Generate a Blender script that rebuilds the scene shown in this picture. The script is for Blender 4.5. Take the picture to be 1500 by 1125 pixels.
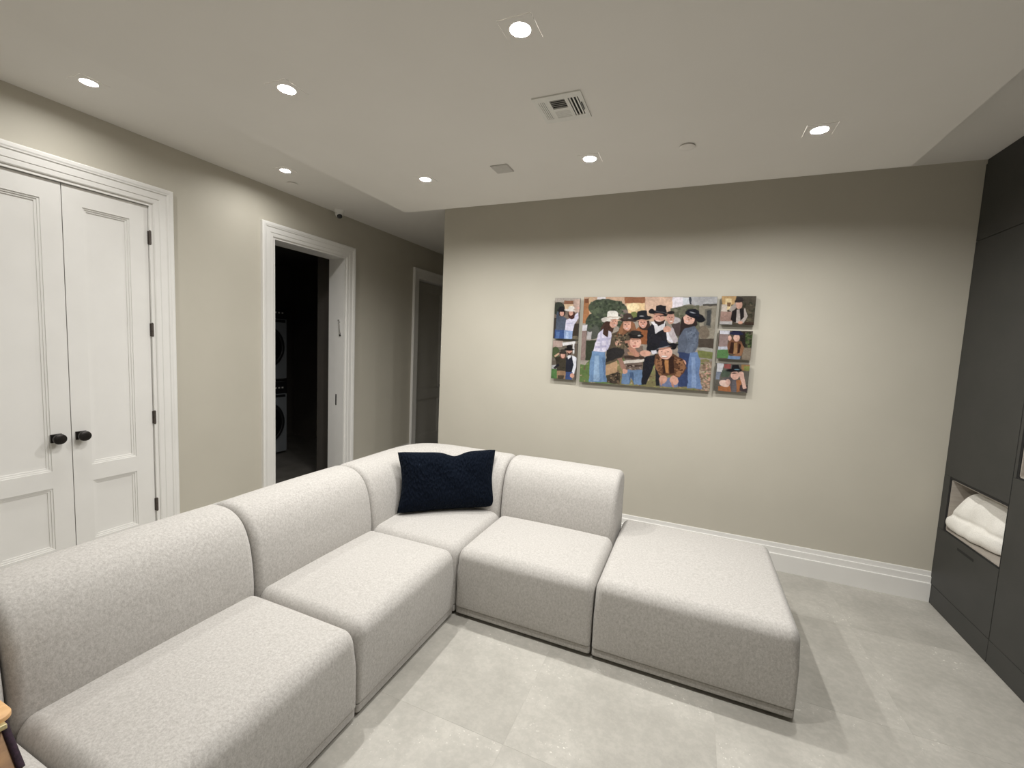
import bpy, math, random
import numpy as np
from mathutils import Matrix, Vector
random.seed(7)
sc = bpy.context.scene
col = sc.collection
for o in list(bpy.data.objects):
    bpy.data.objects.remove(o)

# ------------------------------------------------------------------ camera
F_PX, YAW, PITCH, ROLL = 635.34, -0.3949, -0.0872, 0.0453
CAM = (3.4868, 0.0, 1.5823)
cy, sy, cp, sp = math.cos(YAW), math.sin(YAW), math.cos(PITCH), math.sin(PITCH)
fw = Vector((sy*cp, cy*cp, sp)); rt = Vector((cy, -sy, 0)); up = rt.cross(fw)
r2 = math.cos(ROLL)*rt + math.sin(ROLL)*up
u2 = -math.sin(ROLL)*rt + math.cos(ROLL)*up
cd = bpy.data.cameras.new('camera'); cam = bpy.data.objects.new('camera', cd); col.objects.link(cam)
cam.matrix_world = Matrix(((r2.x, u2.x, -fw.x, CAM[0]), (r2.y, u2.y, -fw.y, CAM[1]), (r2.z, u2.z, -fw.z, CAM[2]), (0, 0, 0, 1)))
cd.sensor_fit = 'HORIZONTAL'; cd.sensor_width = 36.0; cd.lens = F_PX*36.0/1500.0
cd.clip_start = 0.02; cd.clip_end = 60
sc.camera = cam
# ------------------------------------------------------------------ world, exposure
w = bpy.data.worlds.new('world'); sc.world = w; w.use_nodes = True
w.node_tree.nodes['Background'].inputs[0].default_value = (0.0, 0.0, 0.0, 1)
sc.view_settings.view_transform = 'Standard'; sc.view_settings.look = 'None'
sc.view_settings.gamma = 1.0; sc.view_settings.use_curve_mapping = False
sc.view_settings.exposure = 0.0
LAMP_W, LAMP_W_STRIP, LAMP_COL = 19.8, 5.2, (1.0, 0.988, 0.958)      # small flush LED discs; the left strip is dimmed

# ------------------------------------------------------------------ room numbers (metres)
H = 2.86          # upper ceiling
ZD = 2.695        # dropped ceiling
XDL, XDR, YD = 1.077, 4.531, 3.202
YB = 3.683        # back wall face
XC = 1.175        # left end of the back wall (hall corner)
XR = 5.052        # cabinet fronts
XRW = 5.66        # right wall face
YN = -1.3         # near wall face
YH = 7.0          # hall end
WT = 0.21         # thickness of the left wall
DOOR_TOP = 2.43

# ------------------------------------------------------------------ materials
def srgb(r, g, b):
    f = lambda c: (c/255/12.92) if c/255 <= .04045 else ((c/255+.055)/1.055)**2.4
    return (f(r), f(g), f(b), 1)

def new_mat(name, base, rough=.6, metal=0.0, spec=.5):
    m = bpy.data.materials.new(name); m.use_nodes = True
    b = m.node_tree.nodes['Principled BSDF']
    b.inputs['Base Color'].default_value = (*base[:3], 1)
    b.inputs['Roughness'].default_value = rough
    b.inputs['Metallic'].default_value = metal
    b.inputs['Specular IOR Level'].default_value = spec
    return m

def noise_mat(name, c0, c1, scale=30, rough=.6, bump=0.0, bscale=None, detail=4, spec=.5, coord='Object', lo=.35, hi=.65, dist=.002, metal=0.0, stretch=None):
    m = new_mat(name, c0, rough, metal, spec); nt = m.node_tree; b = nt.nodes['Principled BSDF']
    if coord == 'World':
        g = nt.nodes.new('ShaderNodeNewGeometry'); vec = g.outputs['Position']
    else:
        t = nt.nodes.new('ShaderNodeTexCoord'); vec = t.outputs[coord]
    if stretch:
        mp = nt.nodes.new('ShaderNodeMapping'); mp.inputs['Scale'].default_value = stretch
        nt.links.new(vec, mp.inputs['Vector']); vec = mp.outputs['Vector']
    n = nt.nodes.new('ShaderNodeTexNoise'); n.inputs['Scale'].default_value = scale; n.inputs['Detail'].default_value = detail
    nt.links.new(vec, n.inputs['Vector'])
    r = nt.nodes.new('ShaderNodeValToRGB'); r.color_ramp.elements[0].position = lo; r.color_ramp.elements[1].position = hi
    r.color_ramp.elements[0].color = (*c0[:3], 1); r.color_ramp.elements[1].color = (*c1[:3], 1)
    nt.links.new(n.outputs['Fac'], r.inputs['Fac']); nt.links.new(r.outputs['Color'], b.inputs['Base Color'])
    if bump:
        n2 = nt.nodes.new('ShaderNodeTexNoise'); n2.inputs['Scale'].default_value = bscale or scale; n2.inputs['Detail'].default_value = 3
        nt.links.new(vec, n2.inputs['Vector'])
        bp = nt.nodes.new('ShaderNodeBump'); bp.inputs['Strength'].default_value = bump; bp.inputs['Distance'].default_value = dist
        nt.links.new(n2.outputs['Fac'], bp.inputs['Height']); nt.links.new(bp.outputs['Normal'], b.inputs['Normal'])
    return m

M = {}
M['wall'] = noise_mat('taupe_wall_paint', (.530, .499, .424), (.545, .513, .437), 3, .62, .05, 420, coord='World', dist=.0006, spec=.35)
M['ceiling'] = noise_mat('white_ceiling_paint', (.79, .765, .725), (.81, .785, .745), 2, .85, .03, 300, coord='World', dist=.0005, spec=.2)
M['trim'] = noise_mat('white_satin_paint', (.80, .785, .755), (.83, .815, .785), 4, .38, coord='World', spec=.45)
M['cab'] = noise_mat('charcoal_cabinet_lacquer', (.040, .040, .037), (.045, .044, .041), 6, .5, .04, 500, coord='World', dist=.0004, spec=.35)
M['cab_dark'] = new_mat('cabinet_gap_black', (.010, .010, .010), .7)
M['niche'] = noise_mat('greige_niche_lining', (.36, .32, .28), (.42, .38, .33), 14, .5, stretch=(1, 1, 6), coord='World')
M['door_shade'] = noise_mat('shade_darkened_door_paint', (.40, .385, .35), (.42, .405, .37), 4, .45, coord='World')  # hall shade is put into the colour of this door
M['bronze'] = noise_mat('dark_bronze_metal', (.020, .017, .015), (.032, .028, .025), 60, .38, metal=.6)
M['hinge'] = noise_mat('brown_bronze_hinge', (.09, .075, .065), (.12, .10, .09), 60, .45, metal=.5)
M['black'] = new_mat('black_plastic', (.012, .012, .013), .35)
M['glass_dark'] = new_mat('smoked_door_glass', (.008, .008, .009), .08, 0, .6)
M['appliance'] = noise_mat('shade_darkened_enamel', (.15, .16, .17), (.17, .18, .19), 5, .35)  # dimness of the laundry put into the enamel colour
M['wall_shade'] = noise_mat('shade_darkened_wall_paint', (.085, .075, .065), (.095, .085, .073), 3, .7, coord='World')  # darkness of the unlit laundry painted into its walls and ceiling
M['floor_shade'] = noise_mat('shade_darkened_laundry_tile', (.085, .078, .068), (.12, .11, .098), 5, .5, coord='World')  # laundry floor toned dark to carry the room's shade
M['chrome'] = new_mat('polished_silver', (.75, .75, .74), .15, 1.0)
M['plate'] = noise_mat('pale_grey_plate', (.50, .48, .45), (.53, .51, .48), 40, .6)
M['grille'] = noise_mat('white_register_enamel', (.74, .73, .69), (.77, .76, .72), 20, .45)
M['void'] = new_mat('duct_dark', (.03, .03, .028), .9)
M['white_plastic'] = noise_mat('white_plastic', (.82, .81, .78), (.85, .84, .81), 20, .4)
M['grout'] = noise_mat('pale_grout', (.40, .38, .34), (.46, .44, .40), 60, .9, coord='World')
M['towel'] = noise_mat('white_terry', (.78, .755, .70), (.90, .875, .82), 260, .95, .5, 420, coord='World', dist=.003, spec=.1)
M['backing'] = new_mat('print_panel_edge', (.05, .05, .05), .4)
M['wood'] = noise_mat('brown_wood', (.22, .105, .03), (.33, .17, .055), 9, .45, stretch=(6, 1, 1))
M['tan'] = noise_mat('tan_wood', (.62, .36, .16), (.72, .45, .22), 10, .5, stretch=(5, 1, 1))
M['purple'] = noise_mat('dark_purple_trim', (.014, .006, .012), (.030, .012, .025), 120, .9, .4, 200)
M['brass'] = noise_mat('aged_brass', (.55, .45, .22), (.68, .60, .36), 80, .3, metal=.7)

def fabric_mat():
    m = new_mat('oatmeal_melange_fabric', (.5, .47, .44), .95, 0, .12); nt = m.node_tree; b = nt.nodes['Principled BSDF']
    t = nt.nodes.new('ShaderNodeNewGeometry')
    n1 = nt.nodes.new('ShaderNodeTexNoise'); n1.inputs['Scale'].default_value = 260; n1.inputs['Detail'].default_value = 5; n1.inputs['Roughness'].default_value = .65
    n2 = nt.nodes.new('ShaderNodeTexNoise'); n2.inputs['Scale'].default_value = 110; n2.inputs['Detail'].default_value = 3
    mp = nt.nodes.new('ShaderNodeMapping'); mp.inputs['Scale'].default_value = (1.0, 1.0, .7)
    nt.links.new(t.outputs['Position'], mp.inputs['Vector'])
    for n in (n1, n2): nt.links.new(mp.outputs['Vector'], n.inputs['Vector'])
    mx = nt.nodes.new('ShaderNodeMath'); mx.operation = 'MULTIPLY_ADD'; mx.inputs[1].default_value = .45
    nt.links.new(n2.outputs['Fac'], mx.inputs[0])
    m2 = nt.nodes.new('ShaderNodeMath'); m2.operation = 'MULTIPLY'; m2.inputs[1].default_value = .55
    nt.links.new(n1.outputs['Fac'], m2.inputs[0]); nt.links.new(m2.outputs[0], mx.inputs[2])
    r = nt.nodes.new('ShaderNodeValToRGB')
    r.color_ramp.elements[0].position = .36; r.color_ramp.elements[0].color = (.385, .364, .340, 1)
    r.color_ramp.elements[1].position = .64; r.color_ramp.elements[1].color = (.550, .530, .502, 1)
    nt.links.new(mx.outputs[0], r.inputs['Fac']); nt.links.new(r.outputs['Color'], b.inputs['Base Color'])
    bp = nt.nodes.new('ShaderNodeBump'); bp.inputs['Strength'].default_value = .35; bp.inputs['Distance'].default_value = .0018
    nt.links.new(mx.outputs[0], bp.inputs['Height']); nt.links.new(bp.outputs['Normal'], b.inputs['Normal'])
    b.inputs['Sheen Weight'].default_value = .12; b.inputs['Sheen Roughness'].default_value = .6
    return m
M['fabric'] = fabric_mat()

def tile_mat():
    m = new_mat('porcelain_stone_tile', (.5, .47, .43), .42, 0, .4); nt = m.node_tree; b = nt.nodes['Principled BSDF']
    g = nt.nodes.new('ShaderNodeNewGeometry'); oi = nt.nodes.new('ShaderNodeObjectInfo')
    off = nt.nodes.new('ShaderNodeVectorMath'); off.operation = 'MULTIPLY_ADD'
    cmb = nt.nodes.new('ShaderNodeCombineXYZ')
    for i in range(3): nt.links.new(oi.outputs['Random'], cmb.inputs[i])
    off.inputs[1].default_value = (17, 29, 11)
    nt.links.new(cmb.outputs[0], off.inputs[0]); nt.links.new(g.outputs['Position'], off.inputs[2])
    def noise(s, d, ro=.55):
        n = nt.nodes.new('ShaderNodeTexNoise'); n.inputs['Scale'].default_value = s; n.inputs['Detail'].default_value = d; n.inputs['Roughness'].default_value = ro
        nt.links.new(off.outputs[0], n.inputs['Vector']); return n
    a = noise(3.2, 6); f = noise(34, 5, .7); sp_ = noise(75, 2, .5)
    def ramp(src, p0, c0, p1, c1):
        r = nt.nodes.new('ShaderNodeValToRGB'); e = r.color_ramp.elements
        e[0].position = p0; e[0].color = c0; e[1].position = p1; e[1].color = c1
        nt.links.new(src, r.inputs['Fac']); return r
    base = ramp(a.outputs['Fac'], .35, (.385, .368, .330, 1), .68, (.485, .465, .420, 1))
    fine = ramp(f.outputs['Fac'], .42, (.94, .94, .94, 1), .62, (1.05, 1.05, 1.05, 1))
    speck = ramp(sp_.outputs['Fac'], .66, (0, 0, 0, 1), .72, (1, 1, 1, 1))
    mul = nt.nodes.new('ShaderNodeMix'); mul.data_type = 'RGBA'; mul.blend_type = 'MULTIPLY'; mul.inputs[0].default_value = 1
    nt.links.new(base.outputs[0], mul.inputs[6]); nt.links.new(fine.outputs[0], mul.inputs[7])
    mm = nt.nodes.new('ShaderNodeMath'); mm.operation = 'MULTIPLY'; nt.links.new(speck.outputs[0], mm.inputs[0])
    patch = ramp(a.outputs['Fac'], .5, (0, 0, 0, 1), .62, (1, 1, 1, 1)); nt.links.new(patch.outputs[0], mm.inputs[1])
    add = nt.nodes.new('ShaderNodeMix'); add.data_type = 'RGBA'; add.inputs[7].default_value = (.78, .76, .70, 1)
    ms = nt.nodes.new('ShaderNodeMath'); ms.operation = 'MULTIPLY'; ms.inputs[1].default_value = .7; nt.links.new(mm.outputs[0], ms.inputs[0])
    nt.links.new(ms.outputs[0], add.inputs[0]); nt.links.new(mul.outputs[2], add.inputs[6])
    nt.links.new(add.outputs[2], b.inputs['Base Color'])
    bp = nt.nodes.new('ShaderNodeBump'); bp.inputs['Strength'].default_value = .08; bp.inputs['Distance'].default_value = .001
    nt.links.new(f.outputs['Fac'], bp.inputs['Height']); nt.links.new(bp.outputs['Normal'], b.inputs['Normal'])
    return m
M['tile'] = tile_mat()

def velvet_mat():
    m = new_mat('navy_crinkled_velvet', (.0016, .0040, .0100), .85, 0, .10); nt = m.node_tree; b = nt.nodes['Principled BSDF']
    t = nt.nodes.new('ShaderNodeTexCoord')
    mp = nt.nodes.new('ShaderNodeMapping'); mp.inputs['Scale'].default_value = (2.2, 1, 1.0); mp.inputs['Rotation'].default_value = (0, .5, 0)
    nt.links.new(t.outputs['Object'], mp.inputs['Vector'])
    v = nt.nodes.new('ShaderNodeTexVoronoi'); v.inputs['Scale'].default_value = 38; v.feature = 'F1'
    n = nt.nodes.new('ShaderNodeTexNoise'); n.inputs['Scale'].default_value = 30; n.inputs['Detail'].default_value = 3
    nt.links.new(mp.outputs[0], v.inputs['Vector']); nt.links.new(mp.outputs[0], n.inputs['Vector'])
    ad = nt.nodes.new('ShaderNodeMath'); nt.links.new(v.outputs['Distance'], ad.inputs[0]); nt.links.new(n.outputs['Fac'], ad.inputs[1])
    bp = nt.nodes.new('ShaderNodeBump'); bp.inputs['Strength'].default_value = .9; bp.inputs['Distance'].default_value = .012
    nt.links.new(ad.outputs[0], bp.inputs['Height']); nt.links.new(bp.outputs['Normal'], b.inputs['Normal'])
    b.inputs['Sheen Weight'].default_value = .022; b.inputs['Sheen Roughness'].default_value = .4
    b.inputs['Sheen Tint'].default_value = (.25, .45, .7, 1)
    return m
M['velvet'] = velvet_mat()

def emit_mat(name, c, s):
    m = bpy.data.materials.new(name); m.use_nodes = True; nt = m.node_tree
    nt.nodes.remove(nt.nodes['Principled BSDF'])
    e = nt.nodes.new('ShaderNodeEmission'); e.inputs[0].default_value = (*c, 1); e.inputs[1].default_value = s
    nt.links.new(e.outputs[0], nt.nodes['Material Output'].inputs[0]); return m
M['led'] = emit_mat('lit_led_lens', (1.0, .97, .93), 30.0)

def print_mat():
    m = new_mat('glossy_photo_print', (.5, .5, .5), .22, 0, .45); nt = m.node_tree
    a = nt.nodes.new('ShaderNodeVertexColor'); a.layer_name = 'Col'
    nt.links.new(a.outputs['Color'], nt.nodes['Principled BSDF'].inputs['Base Color']); return m
M['print'] = print_mat()

# ------------------------------------------------------------------ mesh helpers
class MB:
    def __init__(s): s.v = []; s.f = []
    def add(s, vs, fs):
        n = len(s.v); s.v += [tuple(p) for p in vs]; s.f += [tuple(i+n for i in f) for f in fs]; return s
    def box(s, x0, x1, y0, y1, z0, z1):
        vs = [(x, y, z) for x in (x0, x1) for y in (y0, y1) for z in (z0, z1)]
        return s.add(vs, [(0, 1, 3, 2), (4, 6, 7, 5), (0, 4, 5, 1), (2, 3, 7, 6), (0, 2, 6, 4), (1, 5, 7, 3)])
    def cyl(s, c, axis, r, h, n=24, r2=None, cap=(True, True)):
        r2 = r if r2 is None else r2; ax = Vector(axis).normalized()
        t = ax.orthogonal().normalized(); b = ax.cross(t); c = Vector(c); vs = []
        for k, (rr, hh) in enumerate(((r, 0), (r2, h))):
            for i in range(n):
                a = 2*math.pi*i/n; vs.append(c+ax*hh+(t*math.cos(a)+b*math.sin(a))*rr)
        fs = [(i, (i+1) % n, n+(i+1) % n, n+i) for i in range(n)]
        if cap[0]: fs.append(tuple(reversed(range(n))))
        if cap[1]: fs.append(tuple(range(n, 2*n)))
        return s.add(vs, fs)
    def lathe(s, c, axis, prof, n=28):
        ax = Vector(axis).normalized(); t = ax.orthogonal().normalized(); b = ax.cross(t); c = Vector(c); vs = []; fs = []
        for rr, hh in prof:
            for i in range(n):
                a = 2*math.pi*i/n; vs.append(c+ax*hh+(t*math.cos(a)+b*math.sin(a))*rr)
        for k in range(len(prof)-1):
            for i in range(n):
                j = (i+1) % n; fs.append((k*n+i, k*n+j, (k+1)*n+j, (k+1)*n+i))
        fs.append(tuple(reversed(range(n)))); fs.append(tuple(range((len(prof)-1)*n, len(prof)*n)))
        return s.add(vs, fs)
    def mesh(s, name):
        me = bpy.data.meshes.new(name); me.from_pydata(s.v, [], s.f); me.update(); return me
    def build(s, name, mat, parent=None, smooth=False, bevel=0, loc=None):
        return link(name, s.mesh(name), mat, parent, smooth, bevel, loc)

def link(name, me, mat, parent=None, smooth=False, bevel=0, loc=None):
    if mat is not None and not me.materials: me.materials.append(M[mat] if isinstance(mat, str) else mat)
    o = bpy.data.objects.new(name, me); col.objects.link(o)
    if parent: o.parent = parent
    if loc: o.location = loc
    if smooth:
        for p in me.polygons: p.use_smooth = True
        if smooth == 'auto': me.set_sharp_from_angle(angle=math.radians(38))
    if bevel:
        b = o.modifiers.new('bevel', 'BEVEL'); b.width = bevel; b.segments = 2; b.limit_method = 'ANGLE'
    return o

def tag(o, label, cat=None, group=None, kind=None):
    o['label'] = label
    if cat: o['category'] = cat
    if group: o['group'] = group
    if kind: o['kind'] = kind
    return o
def empty(name, loc=(0, 0, 0), rz=0):
    o = bpy.data.objects.new(name, None); col.objects.link(o); o.location = loc; o.rotation_euler = (0, 0, rz); o.empty_display_size = .05
    return o
def copy_tree(o, parent=None):
    c = o.copy(); col.objects.link(c)
    if parent: c.parent = parent
    for ch in list(o.children): copy_tree(ch, c)
    return c

def axis_pts(h, r0, r1, n, mid):
    """grid positions on [-h,h]: dense in the rounded ends"""
    lo = [-(h-r0)-r0*math.tan(math.radians(45*k/n)) for k in range(n, 0, -1)]
    hi = [(h-r1)+r1*math.tan(math.radians(45*k/n)) for k in range(1, n+1)]
    m = list(np.linspace(-(h-r0), h-r1, mid)); return lo+m+hi

def rbox(hx, hy, hz, rx, ry, rz, n=5, mid=9, deform=None, taper=None):
    """rounded block centred on 0; r* are (low, high) radii per axis"""
    H_ = (hx, hy, hz); Rr = (rx, ry, rz)
    A = [axis_pts(H_[i], Rr[i][0], Rr[i][1], n, mid) for i in range(3)]
    verts = {}; vs = []; fs = []
    def rnd(p):
        q = [0]*3; d = [0]*3; rr = [0]*3
        k = 1.0
        if taper is not None:                  # upright edges get crisper towards the bottom
            t = (p[2]/hz+1)/2; t = min(max((t-.45)/.5, 0), 1); k = taper+(1-taper)*t*t*(3-2*t)
        for i in range(3):
            f_ = k if i < 2 else 1.0
            lo, hi = -(H_[i]-Rr[i][0]*f_), H_[i]-Rr[i][1]*f_
            q[i] = min(max(p[i], lo), hi); rr[i] = (Rr[i][0] if p[i] < q[i] else Rr[i][1])*f_
            d[i] = (p[i]-q[i])/rr[i]
        L = math.sqrt(sum(x*x for x in d))
        if L > 1e-9: p = [q[i]+rr[i]*d[i]/L for i in range(3)]
        return p
    def vid(p):
        k = tuple(round(x, 6) for x in p)
        if k not in verts:
            verts[k] = len(vs); r = rnd(p)
            vs.append(deform(*r) if deform else tuple(r))
        return verts[k]
    for ax in range(3):
        a, b = (ax+1) % 3, (ax+2) % 3
        for sgn in (-1, 1):
            for i in range(len(A[a])-1):
                for j in range(len(A[b])-1):
                    def P(u, v):
                        p = [0]*3; p[ax] = sgn*H_[ax]; p[a] = u; p[b] = v; return p
                    q = [vid(P(A[a][i], A[b][j])), vid(P(A[a][i+1], A[b][j])), vid(P(A[a][i+1], A[b][j+1])), vid(P(A[a][i], A[b][j+1]))]
                    fs.append(tuple(q if sgn > 0 else q[::-1]))
    m = MB(); m.v = vs; m.f = fs; return m

# ------------------------------------------------------------------ the shell
def wall_with_openings(name, label, y0, y1, z1, openings):
    m = MB(); y = y0
    for a, b, t in sorted(openings):
        m.box(-WT, 0, y, a, 0, z1); m.box(-WT, 0, a, b, t, z1); y = b
    m.box(-WT, 0, y, y1, 0, z1)
    return tag(m.build(name, 'wall'), label, 'wall', kind='structure')
CL0, CL1 = .930, 1.841        # closet opening
LA0, LA1 = 2.768, 3.631       # laundry opening
HD0, HD1 = 4.945, 5.80        # hall door opening
wall_with_openings('wall_left', 'long taupe painted wall on the left with the white doors', YN-.2, YH, H+.1,
                   [(CL0, CL1, DOOR_TOP+.01), (LA0, LA1, DOOR_TOP+.01), (HD0, HD1, DOOR_TOP+.01)])
tag(MB().box(XC, XRW+.2, YB, YB+.2, 0, H+.1).build('wall_back', 'wall'), 'greige painted wall facing the camera behind the family photos', 'wall', kind='structure')
tag(MB().box(XC, XC+.2, YB+.2, YH, 0, H+.1).build('wall_hall', 'wall'), 'taupe side wall of the dark hall behind the photo wall', 'wall', kind='structure')
tag(MB().box(-WT, XC+.2, YH, YH+.2, 0, H+.1).build('wall_hall_end', 'wall'), 'taupe wall closing the far end of the dark hall', 'wall', kind='structure')
tag(MB().box(XRW, XRW+.2, YN-.2, YB, 0, H+.1).build('wall_right', 'wall'), 'taupe wall behind the charcoal cabinets on the right', 'wall', kind='structure')
tag(MB().box(0, XRW, YN-.2, YN, 0, H+.1).build('wall_near', 'wall'), 'taupe wall behind the viewer', 'wall', kind='structure')
# laundry room
LX0, LY0, LY1 = -2.42, 2.30, 5.05
m = MB(); m.box(LX0-.15, LX0, LY0-.15, LY1+.15, 0, 2.75); m.box(LX0, -WT, LY0-.15, LY0, 0, 2.75); m.box(LX0, -WT, LY1, LY1+.15, 0, 2.75)
tag(m.build('wall_laundry', 'wall_shade'), 'laundry room walls with shade painted into their colour, through the open doorway', 'wall', kind='structure')
tag(MB().box(-.47, -WT, 3.70, 3.88, 0, 2.65).build('wall_laundry_return', 'wall_shade'), 'short wall return, coloured dark for shade, just inside the laundry doorway', 'wall', kind='structure')
tag(MB().box(LX0, -WT, LY0, LY1, 2.65, 2.75).build('ceiling_laundry', 'wall_shade'), 'laundry room ceiling coloured dark for shade', 'ceiling', kind='structure')
# closet back
m = MB(); m.box(-.75, -.72, .80, 1.95, 0, 2.5); m.box(-.72, -WT, .80, .83, 0, 2.5); m.box(-.72, -WT, 1.92, 1.95, 0, 2.5); m.box(-.72, -WT, .83, 1.92, 2.47, 2.5)
tag(m.build('wall_closet', 'wall'), 'inside walls of the closet behind the white double doors', 'wall', kind='structure')

# downlight positions
GX, GY = (1.692, 2.833, 3.963), (2.597, 1.497)
DROP_L = [(x, y) for y in GY for x in GX]
UP_L = [(.446, 2.522), (.446, 1.333), (.446, .144)]
SQ = .064
def holed(x0, x1, y0, y1, z, holes, flip=True):
    xs = sorted({x0, x1, *[h[0]-SQ for h in holes], *[h[0]+SQ for h in holes]})
    ys = sorted({y0, y1, *[h[1]-SQ for h in holes], *[h[1]+SQ for h in holes]})
    m = MB(); idx = {}
    for i, x in enumerate(xs):
        for j, y in enumerate(ys): idx[i, j] = len(m.v); m.v.append((x, y, z))
    for i in range(len(xs)-1):
        for j in range(len(ys)-1):
            cx_, cy_ = (xs[i]+xs[i+1])/2, (ys[j]+ys[j+1])/2
            if any(abs(cx_-h[0]) < SQ and abs(cy_-h[1]) < SQ for h in holes): continue
            m.f.append((idx[i, j], idx[i, j+1], idx[i+1, j+1], idx[i+1, j]))
    for h in holes:      # short side walls of every cut-out
        a = [(h[0]-SQ, h[1]-SQ), (h[0]+SQ, h[1]-SQ), (h[0]+SQ, h[1]+SQ), (h[0]-SQ, h[1]+SQ)]
        for k in range(4):
            p, q = a[k], a[(k+1) % 4]; m.add([(*p, z), (*q, z), (*q, z+.07), (*p, z+.07)], [(0, 1, 2, 3)])
    return m
m = holed(-WT, XDL, YN-.2, YH, H, UP_L)
for (xa, xb, ya, yb) in ((XDL, XDR, YD, YH), (XDR, XRW+.2, YN-.2, YH)):
    m.add([(xa, ya, H), (xa, yb, H), (xb, yb, H), (xb, ya, H)], [(0, 1, 2, 3)])
m.box(-WT, XRW+.2, YN-.2, YH+.2, H+.12, H+.16)
tag(m.build('ceiling', 'ceiling'), 'higher white ceiling strip running around the lowered panel', 'ceiling', kind='structure')
m = holed(XDL, XDR, YN, YD, ZD, DROP_L)
m.add([(XDL, YN, ZD), (XDL, YD, ZD), (XDL, YD, H+.02), (XDL, YN, H+.02)], [(3, 2, 1, 0)])
m.add([(XDR, YN, ZD), (XDR, YD, ZD), (XDR, YD, H+.02), (XDR, YN, H+.02)], [(0, 1, 2, 3)])
m.add([(XDL, YD, ZD), (XDR, YD, ZD), (XDR, YD, H+.02), (XDL, YD, H+.02)], [(3, 2, 1, 0)])
m.add([(XDL, YN, H+.02), (XDR, YN, H+.02), (XDR, YD, H+.02), (XDL, YD, H+.02)], [(0, 1, 2, 3)])
tag(m.build('ceiling_drop', 'ceiling'), 'large lowered white ceiling panel holding the downlights', 'ceiling', kind='structure')

# floor with individual tiles
m = MB(); m.box(0, XRW, YN, YB, -.05, -.0006); m.box(0, XC, YB, YH, -.05, -.0006); m.box(LX0, 0, LY0, LY1, -.05, -.0006)
floor = tag(m.build('floor', 'grout'), 'pale grey beige stone look floor of large square tiles', 'floor', kind='structure')
TX, TY, TS = 2.90, 1.485, .785
TSY = .80
cache = {}
def tile_rect(x0, x1, y0, y1, mt='tile'):
    g = .0006
    w_, h_ = round(x1-x0-2*g, 4), round(y1-y0-2*g, 4)
    if w_ < .01 or h_ < .01: return
    k = (w_, h_, mt)
    if k not in cache:
        b = MB(); c = .0006; z0, z1 = -.009, 0.0
        a = [(-w_/2, -h_/2), (w_/2, -h_/2), (w_/2, h_/2), (-w_/2, h_/2)]
        i_ = [(-w_/2+c, -h_/2+c), (w_/2-c, -h_/2+c), (w_/2-c, h_/2-c), (-w_/2+c, h_/2-c)]
        b.v = [(*p, z0) for p in a]+[(*p, z1-.0002) for p in a]+[(*p, z1) for p in i_]
        for q in range(4):
            r_ = (q+1) % 4; b.f += [(q, r_, 4+r_, 4+q), (4+q, 4+r_, 8+r_, 8+q)]
        b.f.append((8, 9, 10, 11)); cache[k] = b.mesh('tile'); cache[k].materials.append(M[mt])
    link('tile', cache[k], None, floor, loc=((x0+x1)/2, (y0+y1)/2, 0))
def tile_zone(X0, X1, Y0, Y1, mt='tile'):
    i0 = math.floor((X0-TX)/TS); i1 = math.ceil((X1-TX)/TS); j0 = math.floor((Y0-TY)/TSY); j1 = math.ceil((Y1-TY)/TSY)
    for i in range(i0, i1):
        for j in range(j0, j1):
            tile_rect(max(X0, TX+i*TS), min(X1, TX+(i+1)*TS), max(Y0, TY+j*TSY), min(Y1, TY+(j+1)*TSY), mt)
tile_zone(0, XRW, YN, YB); tile_zone(0, XC, YB, YH); tile_zone(LX0, -WT/2, LY0, LY1, 'floor_shade'); tile_zone(-WT/2, 0, LA0, LA1)

# baseboards: three-stepped profile (thickness, height)
BP = [(0, 0), (.022, 0), (.024, .126), (.023, .130), (.0155, .131), (.015, .170), (.0145, .174), (.0075, .175), (.007, .203), (.006, .2075), (0, .208)]
def baseboard(name, label, p, q, nrm):
    m = MB(); n = len(BP)
    for (x, y) in (p, q): m.v += [(x+nrm[0]*t, y+nrm[1]*t, z) for t, z in BP]
    m.f = [(i, (i+1) % n, n+(i+1) % n, n+i) for i in range(n)]+[tuple(range(n)), tuple(reversed(range(n, 2*n)))]
    return tag(m.build(name, 'trim'), label, 'baseboard', kind='structure')
baseboard('baseboard_back', 'white stepped baseboard under the family photo wall', (XC, YB), (XR, YB), (0, -1))
baseboard('baseboard_left', 'white baseboard between the closet and the laundry doorway', (0, 1.962), (0, 2.647), (1, 0))
baseboard('baseboard_hall', 'white baseboard between the laundry doorway and hall door', (0, 3.753), (0, 4.823), (1, 0))
baseboard('baseboard_near', 'white baseboard left of the closet doors', (0, YN), (0, .808), (1, 0))

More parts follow.
